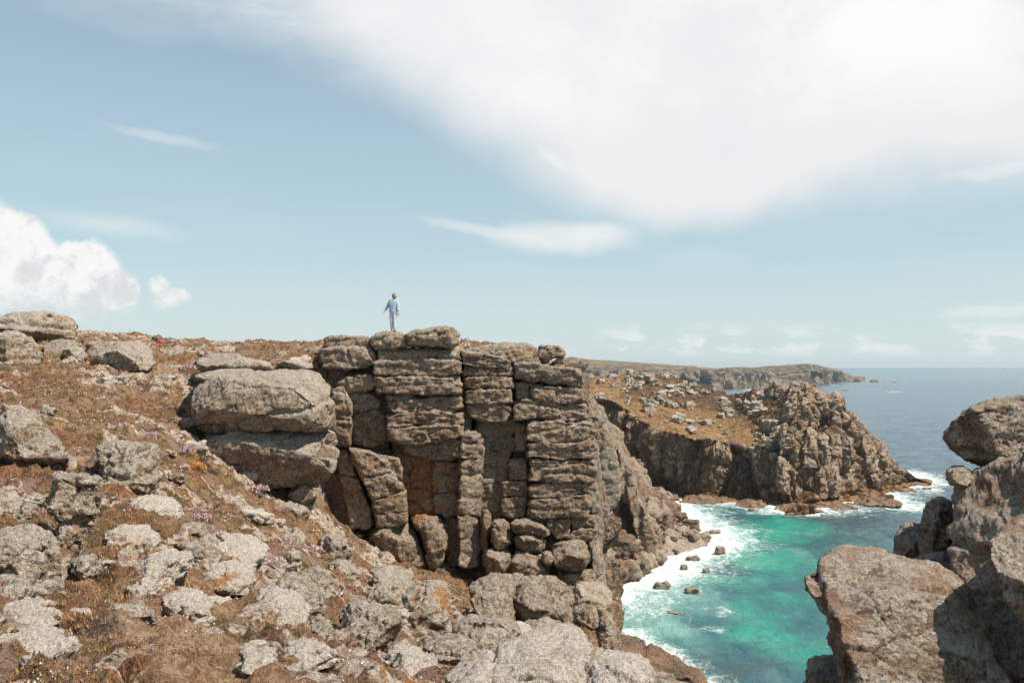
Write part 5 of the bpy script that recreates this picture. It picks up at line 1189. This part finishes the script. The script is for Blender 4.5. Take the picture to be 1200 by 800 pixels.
# ------------------------------------------------------------------ plants of the heath
def scatter_points(n, ymin, ymax, pxr=(-60, 730), rng=None):
    """ground points whose density falls with distance the way detail does"""
    Y = np.exp(rng.uniform(math.log(ymin), math.log(ymax), n)); u = rng.uniform((pxr[0] - HX) / F, (pxr[1] - HX) / F, n)
    X = u * Y; ok = X < edge_x(Y) - .15
    return X[ok], Y[ok]
def blades(name, n, label, seed, h0, cols, thresh, freq, width=.16, spread=.5, ymin=4.2, ymax=60, k=3, lean=.5, pxr=(-60, 730)):
    rng = np.random.default_rng(seed)
    X, Y = scatter_points(n, ymin, ymax, pxr, rng)
    P0 = np.stack([X, Y, X * 0], 1)
    m = fbm(P0 * freq + seed, 4, seed) > thresh
    X, Y = X[m], Y[m]
    m = baremask(X, Y) < .3 if name != 'thrift' else X < 1e9; X, Y = X[m], Y[m]
    Z = gheight(X, Y); z2 = gheight(X, Y + .15); keep = (np.abs(z2 - Z) < .25)
    X, Y, Z = X[keep], Y[keep], Z[keep]; N = len(X)
    d = np.hypot(X, Y)
    size = h0 * (.45 + .055 * d)
    V, T = [], []
    base = np.stack([X, Y, Z - .01], 1)
    tone = rng.integers(0, len(cols), N); C = np.array(cols)[tone]
    clump = fbm(base * 1.3 + 3, 3, seed + 1)[:, None]
    for j in range(k):
        a = rng.uniform(0, 2 * np.pi, N); s = size * rng.uniform(.5, 1.2, N)
        off = np.stack([rng.normal(0, 1, N), rng.normal(0, 1, N), np.zeros(N)], 1) * (size * spread)[:, None]
        ld = np.stack([np.cos(a), np.sin(a), np.zeros(N)], 1); side = np.stack([-np.sin(a), np.cos(a), np.zeros(N)], 1)
        b = base + off; w = (s * width)[:, None]
        tip = b + ld * (s * rng.uniform(.1, lean, N))[:, None] + np.stack([np.zeros(N), np.zeros(N), s], 1)
        V += [b - side * w, b + side * w, tip]
        col = C * rng.uniform(.65, 1.3, N)[:, None] * (1 + .5 * clump)
        T += [col, col, col]
    V = np.stack(V, 1).reshape(-1, 3); T = np.clip(np.stack(T, 1).reshape(-1, 3) * 1.2, .01, .8)
    Q = np.arange(len(V)).reshape(-1, 3)
    o = link_mesh(name, V, Q, M['blades'], origin=(0, 0, 0), smooth=False, attrs={'tint': T})
    tag(o, label, name.replace('_', ' '), kind='stuff'); print(name, len(Q))
blades('grass', 42000, 'dry golden brown grass and sedge growing between the boulders', 5, .05, [(.28, .165, .08), (.33, .21, .115), (.24, .125, .055), (.17, .12, .045), (.38, .27, .17)], -.02, .55, .09, .5, k=5, lean=.8)
blades('heather', 42000, 'low dark brown heather and rusty moss matting the slope', 9, .03, [(.10, .05, .025), (.19, .085, .04), (.26, .12, .05), (.06, .045, .02), (.15, .12, .04)], .0, 1.1, .32, .8, k=4, lean=1.1)
blades('thrift', 26000, 'faded pink and white thrift flowers dotted through the turf', 13, .022, [(.58, .40, .42), (.66, .54, .52), (.50, .34, .30), (.45, .27, .36)], .26, .8, .5, 1.4, k=3, lean=.9)
# countable cushions of thrift
def cushion_mesh(seed, cols):
    rng = np.random.default_rng(seed); V, T = [], []
    n = 620
    a = rng.uniform(0, 6.283, n); r = np.sqrt(rng.uniform(0, 1, n)); h = np.sqrt(np.maximum(0, 1 - r ** 2)) * .55
    c = np.stack([r * np.cos(a), r * np.sin(a), h + rng.normal(0, .04, n)], 1) * .5
    dome = []
    for p in c:
        q = rng.normal(0, 1, 3); q /= np.linalg.norm(q); s = rng.normal(0, 1, 3); s -= q * (s @ q); s /= np.linalg.norm(s); w = rng.uniform(.02, .05)
        V += [p - s * w, p + s * w, p + q * w * 1.6 + [0, 0, w]]; col = np.array(cols[rng.integers(len(cols))]) * rng.uniform(.7, 1.2); T += [col] * 3
    return np.array(V), np.array(T)
def cushion_data(seed, cols):
    V, T = cushion_mesh(seed, cols); o = link_mesh('thrift_cushion', V, np.arange(len(V)).reshape(-1, 3), M['blades'], origin=(0, 0, 0), smooth=False, attrs={'tint': T}); d = o.data; bpy.data.objects.remove(o); return d
PK = [cushion_data(s, [(.55, .36, .42), (.62, .48, .50), (.40, .25, .30), (.17, .13, .08), (.66, .56, .55)]) for s in (1, 2, 3)]
DK = [cushion_data(s, [(.09, .07, .035), (.15, .11, .05), (.22, .15, .12), (.3, .22, .2)]) for s in (4, 5)]
HOT = cushion_data(8, [(.6, .18, .38), (.66, .3, .48), (.45, .14, .28)])
OC = cushion_data(9, [(.55, .25, .04), (.48, .18, .03), (.5, .34, .12)])
random.seed(31)
CUSH = [(221, 437), (205, 478), (213, 493), (200, 508), (222, 500), (138, 514), (185, 512), (250, 556), (240, 545), (212, 545), (218, 536), (250, 600), (236, 612), (246, 618), (259, 628), (220, 625), (232, 594), (305, 585), (322, 600), (340, 640), (365, 640), (340, 660), (322, 672), (345, 690), (310, 712), (322, 735), (338, 740), (330, 750), (300, 640), (286, 660), (168, 690), (420, 700),
        (20, 765), (10, 762), (120, 755), (150, 760), (178, 770), (105, 780), (290, 745), (300, 770), (60, 512), (70, 560), (165, 548), (178, 518), (120, 600), (5, 600), (10, 585), (270, 590), (405, 762), (385, 655), (480, 640), (455, 690)]
for px, py in CUSH:
    Y = ray_ground(px, py); x = (px - HX) / F * Y; z = float(gheight([x], [Y])[0])
    o = bpy.data.objects.new('thrift_cushion', random.choice(PK if random.random() < .7 else DK)); COL.objects.link(o); s = random.uniform(14, 26) / F * Y
    o.location = (x, Y, z - .02 * s); o.scale = (s, s, s * random.uniform(.7, 1.1)); o.rotation_euler = (0, 0, random.uniform(0, 6.28))
    tag(o, 'rounded cushion of faded pink thrift on the heath slope', 'thrift cushion', 'thrift cushions dotted over the near slope')
for px, py, d, sz, lab, cat in [(350, 612, HOT, 13, 'bright magenta flower cushion under the pale low block', 'flower cushion'), (230, 541, OC, 22, 'orange and yellow lichen tuft left of the lower huge boulder', 'lichen tuft'), (103, 672, OC, 20, 'bright orange lichen tuft right of the small orange splashed stone', 'lichen tuft'), (376, 741, OC, 12, 'orange lichen tuft on the small stone of the lower slope', 'lichen tuft'), (520, 772, OC, 22, 'orange lichen tuft beside the pale foreground rock', 'lichen tuft')]:
    Y = ray_ground(px, py) - .6; x = (px - HX) / F * Y; z = (HY - py - sz * .35) / F * Y
    o = bpy.data.objects.new(cat.replace(' ', '_'), d); COL.objects.link(o); s = sz / F * Y; o.location = (x, Y, z); o.scale = (s, s, s); tag(o, lab, cat)
# loose stones lying in the turf
random.seed(77)
ns_ = 0
for _ in range(4000):
    if ns_ >= 95: break
    px, py = random.uniform(-10, 690), random.uniform(412, 800)
    if py < 412 + (px > 380) * 240: continue
    Y = ray_ground(px, py)
    if Y > 55: continue
    x = (px - HX) / F * Y
    if x > edge_x(Y) - .3: continue
    if float(noise(np.array([[x * .5, Y * .5, 3.]]), 4)[0]) < -.05: continue
    z = float(gheight([x], [Y])[0]); size = random.choice([7, 9, 12, 17, 24]) * random.uniform(.8, 1.2) / F * Y
    o = put_stone('loose_stone', stone_data('stone', random.randrange(8), M['boulder'] if random.random() < .6 else M['pale'], 14, dims=(1.2, .95, .6), blocky=5.), (x, Y, z - size * random.uniform(.2, .36)), size, random.uniform(0, 6.28), (1, 1, random.uniform(.6, 1.1)), .35)
    tag(o, 'small pale lichened stone half buried in the brown turf of the near slope', 'stone', 'loose stones in the turf of the near slope'); ns_ += 1

# ------------------------------------------------------------------ the walker on the crag
def skin_mesh(name, verts, edges, radii, mat, parent, levels=2, root=0, origin=None, post=None, gain=1.):
    me = bpy.data.meshes.new(name + '_rig'); me.from_pydata([tuple(v) for v in verts], edges, []); o = bpy.data.objects.new(name + '_rig', me); COL.objects.link(o)
    md = o.modifiers.new('s', 'SKIN'); sv = me.skin_vertices[0].data
    for i, r in enumerate(radii):
        rr_ = r if hasattr(r, '__len__') else (r, r); sv[i].radius = (rr_[0] * gain, rr_[1] * gain); sv[i].use_root = (i == root)
    ss = o.modifiers.new('u', 'SUBSURF'); ss.levels = levels; ss.render_levels = levels
    dg = bpy.context.evaluated_depsgraph_get(); ev = o.evaluated_get(dg); m2 = bpy.data.meshes.new_from_object(ev, depsgraph=dg)
    V = np.array([v.co[:] for v in m2.vertices]); Fc = [list(p.vertices) for p in m2.polygons]
    bpy.data.objects.remove(o)
    if post is not None: V = post(V)
    return V, Fc
def walker():
    feet = at(460.5, 389.0, CY + 1.7)
    r = empty('person', feet); tag(r, 'person in a blue denim jacket and pale jeans standing on the crag looking down', 'person')
    sk = plain('skin', (.52, .31, .22), .6, .06); denim = plain('blue denim', (.36, .48, .58), .9, .25, 25); jeans = plain('pale washed jeans', (.6, .66, .72), .9, .15, 25); red = plain('red shoe', (.3, .03, .05), .6, .1); hairm = plain('auburn hair', (.11, .035, .02), .7, .3, 60); cuff = plain('dark hem', (.06, .09, .13), .9, .1)
    # joints: x to the right of the picture, y away from the camera, z up; the walker faces half right and looks down
    J = dict(pelvis=(0, 0, .95), waist=(.005, 0, 1.06), chest=(.02, -.01, 1.28), neck0=(.035, -.015, 1.45), neck=(.06, -.03, 1.52),
             shL=(-.14, .03, 1.40), elL=(-.25, .06, 1.16), wrL=(-.36, .03, .97), shR=(.19, -.05, 1.40), elR=(.23, -.07, 1.13), wrR=(.245, -.12, .89),
             hipL=(-.09, .02, .88), knL=(-.075, .0, .49), anL=(-.06, .03, .09), hipR=(.10, -.02, .88), knR=(.075, -.06, .49), anR=(.06, .0, .09), toL=(-.01, -.14, .035), toR=(.17, -.12, .035), heL=(-.07, .06, .04), heR=(.04, .05, .04))
    J = {k: np.array(v, float) for k, v in J.items()}
    names = ['pelvis', 'waist', 'chest', 'neck0', 'neck', 'shL', 'elL', 'wrL', 'shR', 'elR', 'wrR', 'hipL', 'knL', 'anL', 'hipR', 'knR', 'anR', 'toL', 'toR']
    hd = [(.085, -.055, 1.60), (.11, -.085, 1.66), (.10, -.065, 1.71)]
    V = [J[n] for n in names] + [np.array(h) for h in hd]; ix = {n: i for i, n in enumerate(names)}
    E = [('pelvis', 'waist'), ('waist', 'chest'), ('chest', 'neck0'), ('neck0', 'neck'), ('chest', 'shL'), ('shL', 'elL'), ('elL', 'wrL'), ('chest', 'shR'), ('shR', 'elR'), ('elR', 'wrR'), ('pelvis', 'hipL'), ('hipL', 'knL'), ('knL', 'anL'), ('pelvis', 'hipR'), ('hipR', 'knR'), ('knR', 'anR'), ('anL', 'toL'), ('anR', 'toR')]
    E = [(ix[a], ix[b]) for a, b in E]; n0 = len(names); E += [(ix['neck'], n0), (n0, n0 + 1), (n0 + 1, n0 + 2)]
    rad = [(.13, .10), (.12, .09), (.145, .10), (.065, .06), (.052, .055), .055, .043, .028, .055, .043, .028, .08, .055, .038, .08, .055, .038, .03, .03, (.075, .085), (.08, .09), (.055, .06)]
    # hands: palm, four unequal curled fingers and a thumb, part of the same body
    for w, el, sg in (('wrL', 'elL', 1), ('wrR', 'elR', -1)):
        d = J[w] - J[el]; d /= np.linalg.norm(d); side = np.cross(d, [0, 0, 1.]); side /= np.linalg.norm(side) + 1e-9; cr = np.cross(side, d) * sg
        palm = J[w] + d * .06; V.append(palm); rad.append((.034, .018)); pi_ = len(V) - 1; E.append((ix[w], pi_))
        for k, (o_, L) in enumerate([(-.027, .062), (-.009, .074), (.009, .069), (.027, .054)]):
            a = palm + side * o_ + d * .035; b = a + d * L * .55 + cr * .012; c = b + d * L * .4 + cr * .03
            V.extend([a, b, c]); rad.extend([.010, .009, .007]); q = len(V); E.extend([(pi_, q - 3), (q - 3, q - 2), (q - 2, q - 1)])
        a = palm - side * .034 - d * .02; b = a - side * .02 + d * .035; c = b + d * .028 + cr * .008; V.extend([a, b, c]); rad.extend([.012, .011, .009]); q = len(V); E.extend([(pi_, q - 3), (q - 3, q - 2), (q - 2, q - 1)])
    VV, FF = skin_mesh('body', V, E, rad, sk, r)
    link_mesh('body', VV + feet, FF, sk, r, origin=feet)
    def garment(name, nm, ed, rd, m, lv=2, par=None, gain=1.18):
        a, b = skin_mesh(name, [J[x] if isinstance(x, str) else np.array(x) for x in nm], ed, rd, m, r, lv, gain=gain); return link_mesh(name, a + feet, b, m, par or r, origin=feet)
    jk = garment('denim_jacket', [(0.0, 0, .85), (0.0, 0, .95), 'waist', 'chest', (.033, -.012, 1.44), 'shL', 'elL', J['wrL'] + (.012, 0, .02), 'shR', 'elR', J['wrR'] + (0, 0, .02)], [(0, 1), (1, 2), (2, 3), (3, 4), (3, 5), (5, 6), (6, 7), (3, 8), (8, 9), (9, 10)],
                 [(.16, .13), (.165, .13), (.16, .125), (.175, .13), (.085, .08), .078, .062, .047, .078, .062, .047], denim)
    garment('jeans', [(0, 0, .90), 'hipL', 'knL', J['anL'] + (0, 0, .03), 'hipR', 'knR', J['anR'] + (0, 0, .03)], [(0, 1), (1, 2), (2, 3), (0, 4), (4, 5), (5, 6)], [(.10, .085), .084, .066, .055, .084, .066, .055], jeans)
    for a in 'LR':
        garment('shoe', ['he' + a, J['an' + a] + (0, -.01, -.045), J['to' + a] + (0, 0, 0)], [(0, 1), (1, 2)], [(.052, .05), (.056, .052), (.05, .04)], red)
    # hair: a cap over the crown and back of the head, with a short tail at the neck
    garment('hair', [(.095, -.05, 1.725), (.055, .0, 1.67), (.04, .01, 1.58), (.03, .02, 1.50)], [(0, 1), (1, 2), (2, 3)], [(.09, .09), (.1, .1), (.075, .07), (.035, .035)], hairm)
    # face: nose, eyes, mouth, ears as small shapes set on the head
    f = np.array([.14, -.165, 1.655]); fd = np.array([.5, -.8, -.3]); fd /= np.linalg.norm(fd); sd = np.array([.85, .52, 0]); sd /= np.linalg.norm(sd); up = np.cross(sd, fd); up *= np.sign(up[2])
    def bead(name, c, s, m):
        P2, Q2 = boxgrid(5, 5, 5); P2 = P2 / np.linalg.norm(P2, axis=1)[:, None]; link_mesh(name, P2 * s + c + feet, Q2, m, r, origin=c + feet)
    hc = np.array([.105, -.075, 1.655]); eye = plain('eye dark', (.03, .025, .02), .3, .0); lip = plain('lips', (.4, .16, .13), .6, .05)
    bead('nose', hc + fd * .088 - up * .012, [.014, .016, .018], sk)
    for q in (-1, 1):
        bead('eye', hc + fd * .076 + sd * q * .032 + up * .012, .009, eye); bead('ear', hc + sd * q * .083 - fd * .005, [.014, .018, .03], sk)
    bead('mouth', hc + fd * .078 - up * .045, [.02, .016, .007], lip)
walker()
# the red and black bag lying on the skyline
def bag():
    Y = 50.; p = at(186, 402.5, Y); r = empty('backpack', p); tag(r, 'small red and black backpack lying on the skyline turf', 'backpack')
    blk = plain('black nylon', (.03, .035, .05), .6, .2); red = plain('red nylon', (.5, .05, .06), .6, .15)
    def lump(name, c, s, m, rot, par=r):
        P2, Q2 = boxgrid(10, 8, 8); k = 1 / ((np.abs(P2) ** 3.5).sum(1) ** (1 / 3.5)); P2 = P2 * k[:, None] * np.array(s); P2 = P2 + vnoise(P2 * 6, 3, 2) * .04
        ca, sa = math.cos(rot), math.sin(rot); P2 = np.stack([P2[:, 0] * ca - P2[:, 2] * sa, P2[:, 1], P2[:, 0] * sa + P2[:, 2] * ca], 1)
        return link_mesh(name, P2 + np.array(c) + p, Q2, m, par, origin=np.array(c) + p)
    lump('bag_body', (-.05, 0, .2), (.28, .17, .11), blk, -.35); lump('front_pocket', (.13, -.1, .09), (.17, .12, .13), red, -.6); lump('top_flap', (-.22, -.02, .3), (.13, .15, .07), blk, -.2)
    P2, Q2 = boxgrid(2, 2, 12); t_ = (P2[:, 2] + 1) / 2; S = np.stack([.05 + P2[:, 0] * .02 + .3 * t_, P2[:, 1] * .015 - .14, .26 - .2 * t_ + .05 * np.sin(t_ * 3.1)], 1); link_mesh('strap', S + p, Q2, red, r, origin=p)
bag()

# ------------------------------------------------------------------ sea air
def haze():
    m = bpy.data.materials.new('sea air'); m.use_nodes = True; t = NT(m.node_tree); t.n.clear()
    out = t.node('ShaderNodeOutputMaterial'); v = t.node('ShaderNodeVolumePrincipled'); t.l.new(v.outputs[0], out.inputs['Volume'])
    v.inputs['Color'].default_value = (.75, .88, .97, 1); v.inputs['Density'].default_value = .00007; v.inputs['Anisotropy'].default_value = .25
    P, Q = boxgrid(1, 1, 1)
    V = P * [0, 0, 0]; V[:, 0] = P[:, 0] * 9000; V[:, 1] = np.where(P[:, 1] > 0, 9000, -700); V[:, 2] = np.where(P[:, 2] > 0, 40., SEA - 8)
    o = link_mesh('haze', V, Q, m, smooth=False); tag(o, kind='stuff')
if HAZE: haze()
